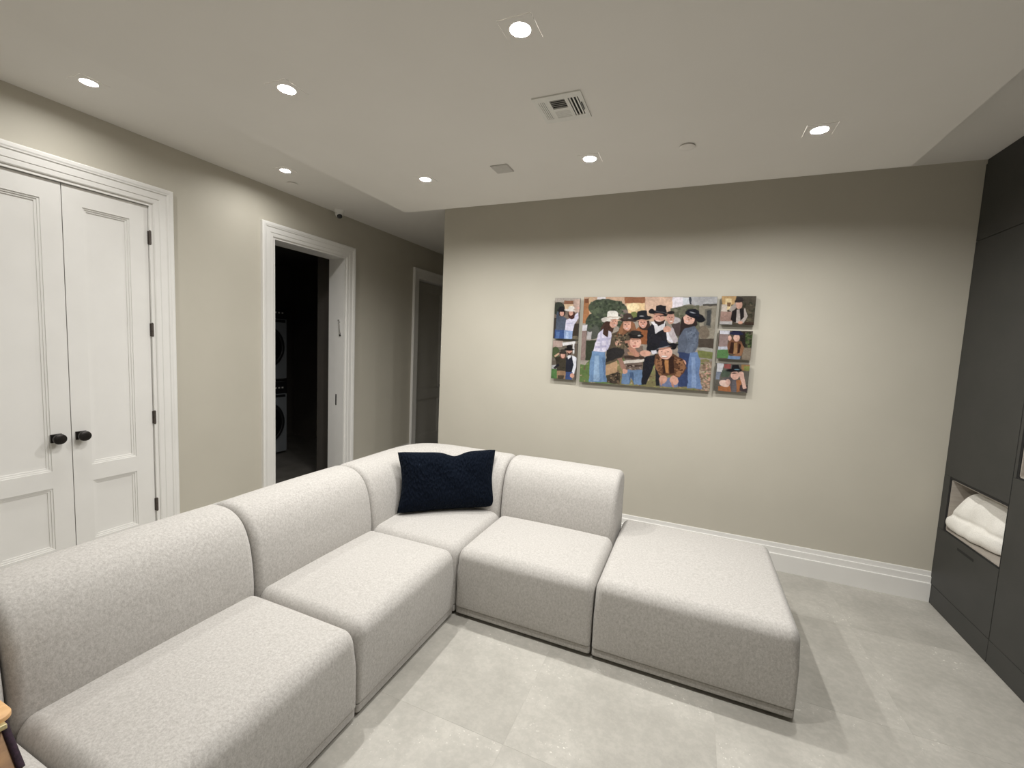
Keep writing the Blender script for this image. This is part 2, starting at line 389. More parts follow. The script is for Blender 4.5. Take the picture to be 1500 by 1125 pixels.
# door casings: (offset from opening, projection)
CP = [(.004, 0), (.004, .010), (.010, .014), (.030, .015), (.036, .015), (.040, .019), (.078, .021), (.084, .027), (.090, .0275), (.098, .031), (.114, .032), (.121, .026), (.121, 0)]
def casing(name, label, y0, y1, top, jamb_depth):
    m = MB(); n = len(CP)
    for (yy, zz) in ((0, 0), (0, 1), (1, 1), (1, 0)):
        for o_, t in CP:
            m.v.append((t, (y0-o_) if yy == 0 else (y1+o_), 0 if zz == 0 else top+o_))
    for k in range(3):
        for i in range(n-1): m.f.append((k*n+i, k*n+i+1, (k+1)*n+i+1, (k+1)*n+i))
    m.f += [tuple(range(n)), tuple(range(3*n, 4*n))]
    e = empty(name, (0, (y0+y1)/2, 0)); off = (0, -(y0+y1)/2, 0)
    m.build('casing', 'trim', e, loc=off)
    MB().box(-jamb_depth, .004, y0-.004, y0+.016, 0, top+.004).build('jamb', 'trim', e, loc=off)
    MB().box(-jamb_depth, .004, y1-.016, y1+.004, 0, top+.004).build('jamb', 'trim', e, loc=off)
    MB().box(-jamb_depth, .004, y0+.016, y1-.016, top-.012, top+.004).build('jamb_head', 'trim', e, loc=off)
    return tag(e, label, 'door frame', kind='structure')
t1 = casing('trim_1', 'white moulded casing around the closet double doors', CL0, CL1, DOOR_TOP, WT)
t2 = casing('trim_2', 'white moulded casing around the open laundry doorway', LA0, LA1, DOOR_TOP+.005, WT+.005)
t3 = casing('trim_3', 'white casing around the door down the dark hall', HD0, HD1, DOOR_TOP+.005, WT)
# strike plate and door stop on the laundry jamb
off2 = (0, -(LA0+LA1)/2, 0)
tag(MB().box(-.108, -.094, LA1-.0185, LA1-.0155, .852, .972).build('strike_plate', 'bronze', t2, loc=off2), 'dark bronze strike plate in the white jamb')

# panelled door leaves (front faces +x)
def ring(m, y0, y1, z0, z1, steps):
    """nested rectangles: steps = (inset, x)"""
    n0 = len(m.v)
    for ins, x in steps:
        m.v += [(x, y0+ins, z0+ins), (x, y1-ins, z0+ins), (x, y1-ins, z1-ins), (x, y0+ins, z1-ins)]
    for k in range(len(steps)-1):
        for i in range(4):
            j = (i+1) % 4; m.f.append((n0+k*4+i, n0+k*4+j, n0+k*4+4+j, n0+k*4+4+i))
def leaf(name, y0, y1, z0, z1, panels, fx, thick=.042, mt='trim'):
    e = empty(name, (fx, (y0+y1)/2, z0)); off = (0, -(y0+y1)/2, -z0)
    ys = [y0, panels[0][0], panels[0][1], y1]
    zs = sorted({z0, z1, *[p[2] for p in panels], *[p[3] for p in panels]})
    m = MB()
    for i in range(3):
        for j in range(len(zs)-1):
            if i == 1 and any(abs(zs[j]-p[2]) < 1e-6 for p in panels): continue
            m.add([(0, ys[i], zs[j]), (0, ys[i+1], zs[j]), (0, ys[i+1], zs[j+1]), (0, ys[i], zs[j+1])], [(0, 1, 2, 3)])
    T = -thick
    m.add([(0, y0, z0), (0, y1, z0), (0, y1, z1), (0, y0, z1), (T, y0, z0), (T, y1, z0), (T, y1, z1), (T, y0, z1)],
          [(0, 4, 5, 1), (1, 5, 6, 2), (2, 6, 7, 3), (3, 7, 4, 0), (4, 7, 6, 5)])
    m.build('leaf_frame', mt, e, loc=off)
    for p in panels:
        r = MB(); ring(r, p[0], p[1], p[2], p[3], [(0, 0), (.0008, -.005), (.010, -.0055), (.0108, -.0105), (.021, -.011), (.0218, -.016), (.041, -.0165)])
        r.build('panel_moulding', mt, e, loc=off)
        b = MB(); b.box(-.0225, -.0165, p[0]+.040, p[1]-.040, p[2]+.040, p[3]-.040); b.build('panel', mt, e, loc=off)
    return e
SEAM = 1.385
FX = -.012
p_r = [(1.479, 1.718, .708, 2.304), (1.479, 1.718, .222, .603)]
p_l = [(2*SEAM-1.718, 2*SEAM-1.479, .708, 2.304), (2*SEAM-1.718, 2*SEAM-1.479, .222, .603)]
d1 = leaf('door_1', .949, SEAM-.002, .012, DOOR_TOP-.016, p_l, FX)
d2 = leaf('door_2', SEAM+.002, 1.822, .012, DOOR_TOP-.016, p_r, FX)
tag(d1, 'left leaf of the white closet double doors, cut by the photo edge', 'door', kind='structure')
tag(d2, 'right leaf of the white closet double doors, hinged beside the casing', 'door', kind='structure')
def knob(parent, y, z):
    e0 = parent.location
    oy, oz = y-e0.y, z-e0.z
    r = MB().box(0, .009, oy-.026, oy+.026, oz-.026, oz+.026).build('knob_rose', 'bronze', parent, bevel=.002)
    k = MB(); k.lathe((.008, oy, oz), (1, 0, 0), [(.012, 0), (.011, .012), (.013, .022), (.024, .027), (.030, .032), (.0315, .040), (.030, .048), (.026, .051), (.012, .053)], 32)
    k.build('knob', 'bronze', parent, smooth='auto')
knob(d1, 1.313, .907); knob(d2, 1.428, .907)
for z in (2.207, 1.582, .967, .334):
    h = MB(); h.cyl((.012, 1.828-d2.location.y, z-.012-.045), (0, 0, 1), .0075, .09, 14)
    h.cyl((.012, 1.828-d2.location.y, z-.012-.049), (0, 0, 1), .005, .098, 10)
    h.box(-.002, .006, 1.818-d2.location.y, 1.830-d2.location.y, z-.012-.044, z-.012+.044)
    h.build('hinge', 'hinge', d2, smooth='auto')
    h = MB(); h.cyl((.012, .944-d1.location.y, z-.012-.045), (0, 0, 1), .0075, .09, 14); h.build('hinge', 'hinge', d1, smooth='auto')
d3 = leaf('door_3', HD0+.019, HD1-.019, .012, DOOR_TOP-.012, [(HD0+.12, HD1-.12, .90, 2.30), (HD0+.12, HD1-.12, .22, .76)], -.10, mt='door_shade')
tag(d3, 'closed panelled door, shadow painted into its grey, down the hall', 'door', kind='structure')
MB().lathe((0, HD1-.08-d3.location.y, .92), (1, 0, 0), [(.026, 0), (.026, .008), (.012, .010), (.012, .03), (.026, .036), (.026, .05), (.02, .055)], 20).build('knob', 'bronze', d3, smooth='auto')

# ------------------------------------------------------------------ sofa
def smooth_profile(pts, per=6):
    """closed Catmull-Rom through pts"""
    out = []; n = len(pts)
    for i in range(n):
        p0, p1, p2, p3 = [np.array(pts[(i+k-1) % n]) for k in range(4)]
        for t in np.linspace(0, 1, per, endpoint=False):
            out.append(tuple(.5*((2*p1)+(-p0+p2)*t+(2*p0-5*p1+4*p2-p3)*t*t+(-p0+3*p1-3*p2+p3)*t**3)))
    return out
D = .95
BACK = [(.602, .300), (.594, .420), (.604, .540), (.628, .645), (.674, .725), (.742, .768), (.82, .778), (.885, .767), (.930, .728), (.948, .655), (.951, .50), (.950, .30), (.948, .09), (.935, .066), (.80, .062), (.64, .062), (.604, .10)]
def inset(pts, d):
    n = len(pts); out = []
    P = [np.array(p) for p in pts]
    area = sum(P[i][0]*P[(i+1) % n][1]-P[(i+1) % n][0]*P[i][1] for i in range(n)); s = 1 if area > 0 else -1
    for i in range(n):
        t = P[(i+1) % n]-P[i-1]; t = t/(np.linalg.norm(t)+1e-9); nn = np.array([-t[1], t[0]])*s
        out.append(tuple(P[i]+nn*d))
    return out
def straight_back(wd):
    prof = smooth_profile(BACK, 5); r = .034; m = MB(); n = len(prof); secs = []
    ends = [(r*(1-math.sin(a)), r*(1-math.cos(a))) for a in np.radians([0, 18, 36, 54, 72, 90])]   # (inset d, position)
    pos = [(-wd/2+.003+p, d) for d, p in ends]
    pos = [(x, d) for (x, d) in pos]
    xs = list(np.linspace(-wd/2+.003+r, wd/2-.003-r, 9))[1:-1]
    secs = [(p[0], p[1]) for p in pos]+[(x, 0) for x in xs]+[(-p[0], p[1]) for p in reversed(pos)]
    for x, d in secs:
        pr = inset(prof, d) if d > 1e-6 else prof
        bulge = .008*(1-(2*x/wd)**2)
        m.v += [(x, y-(bulge if (y < .75 and z > .35) else 0), z+(bulge*.6 if z > .6 else 0)) for y, z in pr]
    for k in range(len(secs)-1):
        for i in range(n):
            j = (i+1) % n; m.f.append((k*n+i, (k+1)*n+i, (k+1)*n+j, k*n+j))
    m.f.append(tuple(range(n))); m.f.append(tuple(reversed(range((len(secs)-1)*n, len(secs)*n))))
    return m
def seat_block(wd, y0, y1, top=.408, crown=.024, bulge=.010):
    hx, hy, z0 = wd/2-.003, (y1-y0)/2, .058; hz = (top-z0)/2
    def df(x, y, z):
        u, v, q = x/hx, y/hy, z/hz
        c = crown*max(0, 1-u*u)*max(0, 1-v*v)*max(0, q)
        fr = bulge*max(0, 1-u*u)*max(0, 1-q*q)*max(0, -v)
        return (x, y-fr, z+c)
    m = rbox(hx, hy, hz, (.050, .050), (.058, .055), (.012, .062), 6, 11, df, .34)
    m.v = [(x, y+(y0+y1)/2, z+z0+hz) for x, y, z in m.v]; return m
def base_and_feet(e, wd, d0, d1):
    b = rbox(wd/2-.004, (d1-d0)/2-.002, .021, (.015, .015), (.015, .015), (.006, .006), 3, 3)
    b.v = [(x, y+(d0+d1)/2, z+.040) for x, y, z in b.v]
    b.build('base_band', 'fabric', e, smooth=True)
    for sx_ in (-1, 1):
        for yy in (d0+.08, d1-.08):
            MB().cyl((sx_*(wd/2-.08), yy, 0), (0, 0, 1), .022, .022, 14).build('foot', 'black', e)
def sofa_module(loc, rz, label, wd, grp='armless sofa sections'):
    e = empty('sofa_module', loc, rz); tag(e, label, 'sofa', grp)
    seat_block(wd, 0, .622).build('seat_cushion', 'fabric', e, smooth=True)
    straight_back(wd).build('backrest', 'fabric', e, smooth=True)
    base_and_feet(e, wd, .004, D-.004)
    return e
SX, SY, SW = 2.306, 2.111, .785
LW = .799
# local +y (depth) points to world -x for the left run: rotate +90 deg
sofa_module((SX, SY-SW/2, 0), math.pi/2, 'light grey sofa section between the corner piece and front-left section', SW)
sofa_module((SX, SY-SW*1.5, 0), math.pi/2, 'light grey sofa section in the foreground left with a long visible backrest', SW)
sofa_module((SX, SY-SW*2.5, 0), math.pi/2, 'light grey sofa section at the near end, cut by the bottom left photo corner', SW)
sofa_module((SX+LW/2, SY, 0), 0, 'light grey sofa section beside the ottoman, backrest against the photo wall side', LW)
# corner piece
e = empty('sofa_corner', (SX-D/2, SY+D/2, 0)); tag(e, 'light grey corner sofa section holding the navy pillow', 'sofa')
def corner_back():
    prof = smooth_profile(BACK, 5); n = len(prof); m = MB(); r = .034
    # local frame: inner front corner of the seat at (D/2,-D/2); depth d measured towards -x (left arm) or +y (back arm)
    r_in = .17; cdep = .594-r_in             # arc centre, in depth units from the front planes
    secs = []
    for d, p in [(r*(1-math.sin(a)), r*(1-math.cos(a))) for a in np.radians([0, 18, 36, 54, 72, 90])]:
        secs.append(('L', .003+p, d))
    for s_ in np.linspace(.05, cdep, 5)[1:]: secs.append(('L', s_, 0))
    for a in np.linspace(0, 90, 17)[1:-1]: secs.append(('A', a, 0))
    secs += [('B', s_, d) for k, s_, d in reversed(secs) if k == 'L']
    X0, Y0 = D/2, -D/2
    for k, s_, d in secs:
        pr = inset(prof, d) if d > 1e-6 else prof
        for y, z in pr:
            if k == 'L': m.v.append((X0-y, Y0+s_, z))
            elif k == 'B': m.v.append((X0-s_, Y0+y, z))
            else:
                a = math.radians(s_); R_ = y-cdep
                # square the outside a little so that the outer corner is tighter than a true arc
                k_ = (y-.594)/(.95-.594); k_ = min(max(k_, 0), 1)
                ca, sa = math.cos(a), math.sin(a); ex = 2+1.6*k_
                q = (abs(ca)**ex+abs(sa)**ex)**(-1/ex)
                m.v.append((X0-cdep-R_*ca*q, Y0+cdep+R_*sa*q, z))
    for k in range(len(secs)-1):
        for i in range(n):
            j = (i+1) % n; m.f.append((k*n+i, k*n+j, (k+1)*n+j, (k+1)*n+i))
    m.f.append(tuple(reversed(range(n)))); m.f.append(tuple(range((len(secs)-1)*n, len(secs)*n)))
    return m
b = seat_block(.68, 0, .68, bulge=0); b.v = [(x+D/2-.34, y-D/2, z) for x, y, z in b.v]
b.build('seat_cushion', 'fabric', e, smooth=True)
corner_back().build('backrest', 'fabric', e, smooth=True)
b = rbox(D/2-.004, D/2-.004, .021, (.015, .015), (.015, .015), (.006, .006), 3, 3); b.v = [(x, y, z+.040) for x, y, z in b.v]
b.build('base_band', 'fabric', e, smooth=True)
for sx_ in (-1, 1):
    for sy_ in (-1, 1): MB().cyl((sx_*(D/2-.1), sy_*(D/2-.1), 0), (0, 0, 1), .022, .022, 14).build('foot', 'black', e)
# ottoman
OW, OD = .900, .95
e = empty('ottoman', (SX+LW+.002+OW/2, SY, 0)); tag(e, 'large light grey square ottoman at the right end of the sofa', 'ottoman')
seat_block(OW, 0, OD, .422, .014).build('seat_cushion', 'fabric', e, smooth=True)
base_and_feet(e, OW, .004, OD-.004)

# ------------------------------------------------------------------ navy pillow
def pillow():
    W_, H_, T_ = .355, .205, .085; nu, nv = 48, 32; m = MB()
    def P(u, v, s):
        x = W_*u*(1-.095*(1-v*v)-.03*v*(1 if u > 0 else .0)); z = H_*v*(1-.05*(1-u*u))
        cr = max(0, abs(u)-.86)/.14*max(0, abs(v)-.80)/.20      # soft rounded corner tips
        x *= 1-.015*cr; z *= 1-.02*cr
        if v > 0: z -= .030*math.exp(-((u-.12)/.20)**2)*v**2
        th = T_*(max(0, 1-u**4)**.55)*(max(0, 1-v**4)**.55)*(1-.35*math.exp(-((u-.12)/.22)**2)*max(0, v))
        th += .004*math.sin(9*u+5*v)*(1-u*u)*(1-v*v)
        return (x, s*th, z)
    for s in (-1, 1):
        n0 = len(m.v)
        for j in range(nv+1):
            for i in range(nu+1): m.v.append(P(-1+2*i/nu, -1+2*j/nv, s))
        for j in range(nv):
            for i in range(nu):
                q = (n0+j*(nu+1)+i, n0+j*(nu+1)+i+1, n0+(j+1)*(nu+1)+i+1, n0+(j+1)*(nu+1)+i)
                m.f.append(q if s < 0 else q[::-1])
    return m
pm = pillow().build('throw_pillow', 'velvet', smooth=True)
import bmesh
bm_ = bmesh.new(); bm_.from_mesh(pm.data); bmesh.ops.remove_doubles(bm_, verts=bm_.verts, dist=1e-5); bm_.to_mesh(pm.data); bm_.free()
pm.rotation_euler = (math.radians(-14), 0, math.atan2(.453, .547))
pm.location = (1.970, 2.575, .630)
tag(pm, 'dark navy velvet pillow leaning in the sofa corner', 'pillow')

# ------------------------------------------------------------------ downlights
def downlight():
    e = empty('recessed_downlight')
    # square trim plate with a round opening, local z = 0 is the ceiling face
    m = MB(); n = 32; s = SQ-.0015; ro = .037
    for z in (-.0012, .002):
        for i in range(n):
            a = 2*math.pi*i/n; c_, s_ = math.cos(a), math.sin(a); k = s/max(abs(c_), abs(s_)); m.v.append((c_*k, s_*k, z))
        for i in range(n):
            a = 2*math.pi*i/n; m.v.append((math.cos(a)*ro, math.sin(a)*ro, z))
    for i in range(n):
        j = (i+1) % n
        m.f += [(i, n+i, n+j, j), (2*n+i, 2*n+j, 3*n+j, 3*n+i), (i, j, 2*n+j, 2*n+i), (n+i, 3*n+i, 3*n+j, n+j)]
    m.build('trim_plate', 'ceiling', e)
    MB().cyl((0, 0, .0), (0, 0, 1), .037, .0105, 32, .0335, (False, False)).build('reflector', 'trim', e, smooth=True)
    MB().cyl((0, 0, .0092), (0, 0, 1), .034, .004, 32).build('lens', 'led', e)
    return e
first = True
LT = bpy.data.lights.new('downlight_beam', 'AREA'); LT.shape = 'DISK'; LT.size = .060
LT.energy = LAMP_W; LT.color = LAMP_COL
LT2 = LT.copy(); LT2.energy = LAMP_W_STRIP
proto = downlight()
beam = bpy.data.objects.new('beam', LT); col.objects.link(beam); beam.parent = proto; beam.location = (0, 0, .0078)
names = {(0, 0): 'lit square downlight straight in front of the left end of the photo wall',
         (1, 0): 'lit square downlight between the square plate and the round cap',
         (2, 0): 'lit square downlight at the right, nearest the cabinets',
         (0, 1): 'lit square downlight left of the air vent, above the sofa\'s left run',
         (1, 1): 'lit square downlight at the top middle, nearest the viewer',
         (2, 1): 'lit downlight at the top right, cut by the photo edge'}
def place_light(x, y, z, label, lamp=None):
    global first
    o = proto if first else copy_tree(proto); first = False
    o.location = (x, y, z); tag(o, label, 'ceiling light', 'recessed downlights')
    if lamp:
        for ch in o.children:
            if ch.type == 'LIGHT': ch.data = lamp
for j, y in enumerate(GY):
    for i, x in enumerate(GX):
        place_light(x, y, ZD, names[(i, j)])
for (x, y), lab in zip(UP_L, ['lit downlight near the small round cap above the laundry doorway wall', 'lit downlight at the far left above the closet doors',
                              'lit downlight in the left strip just outside the left photo edge']):
    place_light(x, y, H, lab, LT2)

# ------------------------------------------------------------------ ceiling fittings
# four-way air register
e = empty('air_vent', (2.834, 2.022, ZD)); tag(e, 'white square ceiling air vent with louvred openings', 'vent')
S = .112
m = MB(); z0, z1 = -.006, 0
cells = [(-.092, -.058, -.075, .075), (-.040, .030, -.075, -.004), (.046, .092, -.075, .075), (-.040, .030, .012, .075)]
xs = sorted({-S, S, *[c[0] for c in cells], *[c[1] for c in cells]}); ys = sorted({-S, S, *[c[2] for c in cells], *[c[3] for c in cells]})
for i in range(len(xs)-1):
    for j in range(len(ys)-1):
        cx_, cy_ = (xs[i]+xs[i+1])/2, (ys[j]+ys[j+1])/2
        if any(c[0] < cx_ < c[1] and c[2] < cy_ < c[3] for c in cells): continue
        m.box(xs[i], xs[i+1], ys[j], ys[j+1], z0, z1)
m.build('face_plate', 'grille', e)
MB().box(-S+.012, S-.012, -S+.012, S-.012, -.0006, -.0002).build('duct_throat', 'void', e)
def slats(c, n, along, tilt):
    for k in range(n):
        f = (k+.5)/n
        m = MB()
        if along == 'y':
            x = c[0]+f*(c[1]-c[0]); m.box(x-.0032, x+.0032, c[2], c[3], -.0052, -.0040)
        else:
            y = c[2]+f*(c[3]-c[2]); m.box(c[0], c[1], y-.0035, y+.0035, -.0052, -.0040)
        m.build('louvre', 'grille', e)
slats(cells[0], 4, 'y', 1); slats(cells[2], 3, 'y', -1); slats(cells[3], 7, 'x', 1)
for k in range(5):
    y = cells[1][2]+(k+.5)/5*(cells[1][3]-cells[1][2])
    MB().box(cells[1][0], cells[1][1], y-.001, y+.001, -.0050, -.0035).build('louvre', 'plate', e)
MB().box(.096, .099, -.03, .03, -.011, -.006).build('damper_lever', 'bronze', e)
# flat square plate
e = empty('ceiling_plate', (2.279, 2.577, ZD)); tag(e, 'small grey square plate on the lowered ceiling', 'ceiling plate')
MB().box(-.058, .058, -.058, .058, -.006, 0).build('plate', 'plate', e, bevel=.002)
MB().box(-.054, .054, -.054, .054, -.0075, -.006).build('grille', 'plate', e)
# concealed sprinkler caps
def cap(loc, label):
    e = empty('sprinkler_cap', loc); tag(e, label, 'sprinkler cap', 'round sprinkler caps')
    MB().lathe((0, 0, 0), (0, 0, -1), [(.034, 0), (.034, .003), (.040, .0045), (.041, .007), (.039, .0085), (.02, .009)], 32).build('cover_plate', 'ceiling', e, smooth='auto')
    MB().cyl((0, 0, -.003), (0, 0, 1), .0335, .0028, 28).build('collar', 'void', e)
cap((3.365, 2.590, ZD), 'round white sprinkler cap on the lowered ceiling near the right downlight')
cap((.264, 2.740, H), 'round white sprinkler cap beside the left downlight near the wall')
# security camera
e = empty('security_camera', (.090, 3.44, H)); tag(e, 'small white turret security camera on the ceiling above the laundry doorway', 'camera')
MB().lathe((0, 0, 0), (0, 0, -1), [(.052, 0), (.052, .012), (.046, .022), (.040, .028)], 32).build('base_ring', 'white_plastic', e, smooth='auto')
b = MB(); pr = [(.040*math.sin(a), -.040*math.cos(a)) for a in np.linspace(.05, math.pi-.05, 14)]
dv = Vector((.50, -.30, -.81)).normalized()
b.lathe((0, 0, -.034), dv, pr, 24); b.build('ball', 'white_plastic', e, smooth=True)
MB().lathe(Vector((0, 0, -.034))+dv*.033, dv, [(.026, 0), (.026, .005), (.024, .0075), (.010, .009)], 24).build('lens_window', 'glass_dark', e, smooth='auto')

# mezuzah on the laundry jamb
yj = LA1-.016
e = empty('mezuzah', (-.054, yj, 1.695)); tag(e, 'slim silver mezuzah case fixed aslant on the white laundry doorpost', 'mezuzah')
e.rotation_euler = (0, math.radians(-6), 0)
MB().cyl((0, -.010, -.075), (0, 0, 1), .006, .150, 14).build('tube', 'chrome', e, smooth='auto')
MB().lathe((0, -.010, .070), (0, 0, 1), [(.007, 0), (.011, .004), (.011, .016), (.006, .020)], 16).build('cap', 'chrome', e, smooth='auto')
MB().lathe((0, -.010, -.090), (0, 0, 1), [(.006, 0), (.009, .004), (.009, .014), (.007, .018)], 16).build('end_cap', 'bronze', e, smooth='auto')
for z in (-.06, .06): MB().box(-.004, .004, -.006, 0, z-.006, z+.006).build('bracket', 'bronze', e)

# ------------------------------------------------------------------ stacked washer and dryer
def laundry_machine(loc, label, kind):
    """front faces +x; local origin: floor, centre of the front edge"""
    e = empty(kind, loc); tag(e, label, 'dryer' if kind == 'dryer' else 'washer')
    Wd, Dp, Hh = .69, .76, .975
    MB().box(-Dp, -.03, -Wd/2, Wd/2, .02, Hh-.004).build('cabinet', 'appliance', e, bevel=.01)
    f = rbox(.016, Wd/2, (Hh-.19)/2, (.004, .012), (.02, .02), (.012, .012), 3, 3); f.v = [(x-.016, y, z+.03+(Hh-.19)/2) for x, y, z in f.v]
    f.build('front_panel', 'appliance', e, smooth='auto')
    MB().box(-.03, -.002, -Wd/2, Wd/2, Hh-.155, Hh-.004).build('control_panel', 'black', e, bevel=.006)
    MB().lathe((-.004, 0, Hh-.08), (1, 0, 0), [(.038, 0), (.036, .02), (.030, .026)], 24).build('dial', 'chrome', e, smooth='auto')
    for k in range(3): MB().box(-.002, 0, .16+k*.05, .185+k*.05, Hh-.09, Hh-.07).build('button', 'plate', e)
    MB().box(-.002, .004, .10, Wd/2-.03, Hh-.205, Hh-.17).build('drawer_strip', 'black', e, bevel=.003)
    cz = .45
    MB().lathe((0, 0, cz), (1, 0, 0), [(.285, -.002), (.285, .02), (.270, .042), (.235, .050), (.225, .044)], 40).build('door_ring', 'black', e, smooth='auto')
    MB().lathe((0, 0, cz), (1, 0, 0), [(.224, .04), (.215, .055), (.17, .075), (.10, .088), (.02, .092)], 40).build('door_glass', 'glass_dark', e, smooth=True)
    for sx_ in (-.66, -.10):
        for s in (-1, 1): MB().cyl((sx_, s*.28, 0), (0, 0, 1), .025, .022, 12).build('foot', 'black', e)
laundry_machine((-1.53, 3.845, 0), 'front-load washer coloured dark for shade at the bottom of the stack in the dark laundry', 'washing_machine')
laundry_machine((-1.53, 3.845, .982), 'dryer coloured dark for shade on top of the washer in the dark laundry', 'dryer')

# ------------------------------------------------------------------ charcoal built-in cabinets
def slab(parent, name, y0, y1, z0, z1, mat='cab', t=.019, x0=None):
    x0 = XR if x0 is None else x0
    px, py, pz = parent.location
    return MB().box(x0-px, x0+t-px, y0-py, y1-py, z0-pz, z1-pz).build(name, mat, parent, bevel=.0012)
def shell(parent, y0, y1, holes=()):
    px, py, pz = parent.location; m = MB(); a = XR+.021
    for (ya, yb, za, zb) in [(y0, y0+.018, 0, H-.002), (y1-.018, y1, 0, H-.002)]: m.box(a-px, XRW-.001-px, ya-py, yb-py, za, zb)
    m.box(XRW-.02-px, XRW-.001-px, y0+.018-py, y1-.018-py, 0, H-.002)
    m.box(a-px, XRW-.02-px, y0+.018-py, y1-.018-py, H-.02, H-.002)
    m.build('carcass', 'cab_dark', parent)
def niche(parent, y0, y1, z0, z1, dep=.42, t=.006):
    """dark shadow-gap frame around an opening, pale lining set behind it"""
    px, py, pz = parent.location; a, b = y0-py, y1-py
    gt, gl, gr, gb = .014, .010, .004, .008          # frame widths: top, far side, near side, bottom
    fr = MB(); xa, xb = XR+.003-px, XR+.019-px
    fr.box(xa, xb, a, b, z1-gt, z1); fr.box(xa, xb, a, b, z0, z0+gb)
    fr.box(xa, xb, b-gl, b, z0+gb, z1-gt); fr.box(xa, xb, a, a+gr, z0+gb, z1-gt)
    fr.build('niche_frame', 'cab_dark', parent)
    a, b, z0, z1 = a+gr, b-gl, z0+gb, z1-gt
    n_ = MB(); x0 = XR+.007-px; x1 = XR+dep-px
    n_.box(x0, x1, a-.003, a+t, z0, z1); n_.box(x0, x1, b-t, b+.004, z0, z1); n_.box(x0, x1, a, b, z0-.004, z0+t); n_.box(x0, x1, a, b, z1-t, z1+.004)
    n_.box(x1, x1+.01, a, b, z0, z1)
    return n_.build('niche_lining', 'niche', parent)
G = .0016
Y0, Y1 = 3.046, YB-.004
e = empty('tall_cabinet', (XR, (Y0+Y1)/2, 0)); tag(e, 'charcoal cabinet against the photo wall with a lit niche holding a towel', 'cabinet', 'charcoal built-in cabinets')
shell(e, Y0, Y1)
NA0, NA1, NZ0, NZ1 = 3.050, 3.606, .522, .877
slab(e, 'toe_kick', Y0+G, Y1, .002, .130-G)
dr = slab(e, 'drawer_front', Y0+G, Y1-G, .130+G, NZ0-.001)
MB().box(-.0012, .004, -.082, .082, -.007, .007).build('finger_pull', 'cab_dark', dr, loc=(0, 3.347-e.location.y, .471))
slab(e, 'niche_stile', NA1+.001, Y1-G, NZ0, NZ1)
slab(e, 'door_panel', Y0+G, Y1-G, NZ1+.001, 2.362-G)
slab(e, 'top_panel', Y0+G, Y1-G, 2.362+G, 2.828)
slab(e, 'top_filler', Y0, Y1, 2.832, H-.002, x0=XR+.006)
niche(e, NA0, NA1, NZ0, NZ1)
def wide_cabinet(y0, y1, label, with_niche):
    e = empty('tall_cabinet', (XR, (y0+y1)/2, 0)); tag(e, label, 'cabinet', 'charcoal built-in cabinets')
    shell(e, y0, y1); ym = (y0+y1)/2
    slab(e, 'toe_kick', y0, y1, .002, .130-G)
    if with_niche:
        a, b, c_, d_ = y0+.03, y1-.024, 1.024, 1.42
        slab(e, 'lower_panel', y0+G, y1-G, .130+G, c_-.001)
        slab(e, 'niche_stile', b+.001, y1-G, c_, d_); slab(e, 'niche_stile', y0+G, a-.001, c_, d_)
        slab(e, 'door_panel', y0+G, y1-G, d_+.001, 2.362-G)
        niche(e, a, b, c_, d_)
    else:
        slab(e, 'door_panel', y0+G, ym-G, .130+G, 2.362-G); slab(e, 'door_panel', ym+G, y1-G, .130+G, 2.362-G)
    slab(e, 'top_panel', y0+G, y1-G, 2.362+G, 2.828)
    slab(e, 'top_filler', y0, y1, 2.832, H-.002, x0=XR+.006)
wide_cabinet(1.846, 3.044, 'charcoal cabinet at the right photo edge with a wide open niche', True)
wide_cabinet(.646, 1.844, 'charcoal cabinet beside the viewer with two tall doors', False)
wide_cabinet(-.554, .644, 'charcoal cabinet just behind the viewer with two tall doors', False)

# folded towel in the niche: layered folded cloth
def folded_towel():
    e = empty('folded_towel', (XR-.020, 3.395, NZ0+.0145)); tag(e, 'thick white folded towel stuffed in the charcoal cabinet niche', 'towel')
    PR = [(.040, .004), (.012, .014), (.000, .045), (.008, .082), (.026, .100), (.022, .128), (.032, .185), (.062, .240), (.110, .266), (.180, .268), (.240, .235), (.262, .150), (.258, .050), (.235, .006), (.14, .002)]
    prof = smooth_profile(PR, 5); n = len(prof); m = MB(); secs = 26; r = .05
    for k in range(secs+1):
        t = k/secs; y = -.215+.405*t; ed = min(t, 1-t)*.405
        ins = 0 if ed > r else r*.8*(1-math.sqrt(max(0, 1-((r-ed)/r)**2)))
        pr = inset(prof, ins) if ins > 1e-6 else prof
        for x, z in pr:
            yy = y
            x2 = x+.072*(1-t)+.006*math.sin(9*t+30*z)+.004*math.sin(23*t)
            z2 = z*1.12*(1-.13*(1-t)**1.5+.025*math.sin(5*t+.5))+.004*math.sin(17*t+14*x)*(z/.27)
            if t > .72: yy -= .10*(t-.72)/.28*max(0, z-.09)/.18       # the far end leans in towards the top
            m.v.append((x2, yy, max(z2, .0005)))
    for k in range(secs):
        for i in range(n):
            j = (i+1) % n; m.f.append((k*n+i, k*n+j, (k+1)*n+j, (k+1)*n+i))
    m.f.append(tuple(reversed(range(n)))); m.f.append(tuple(range(secs*n, (secs+1)*n)))
    m.build('towel_body', 'towel', e, smooth=True)
    return e
tw = folded_towel()

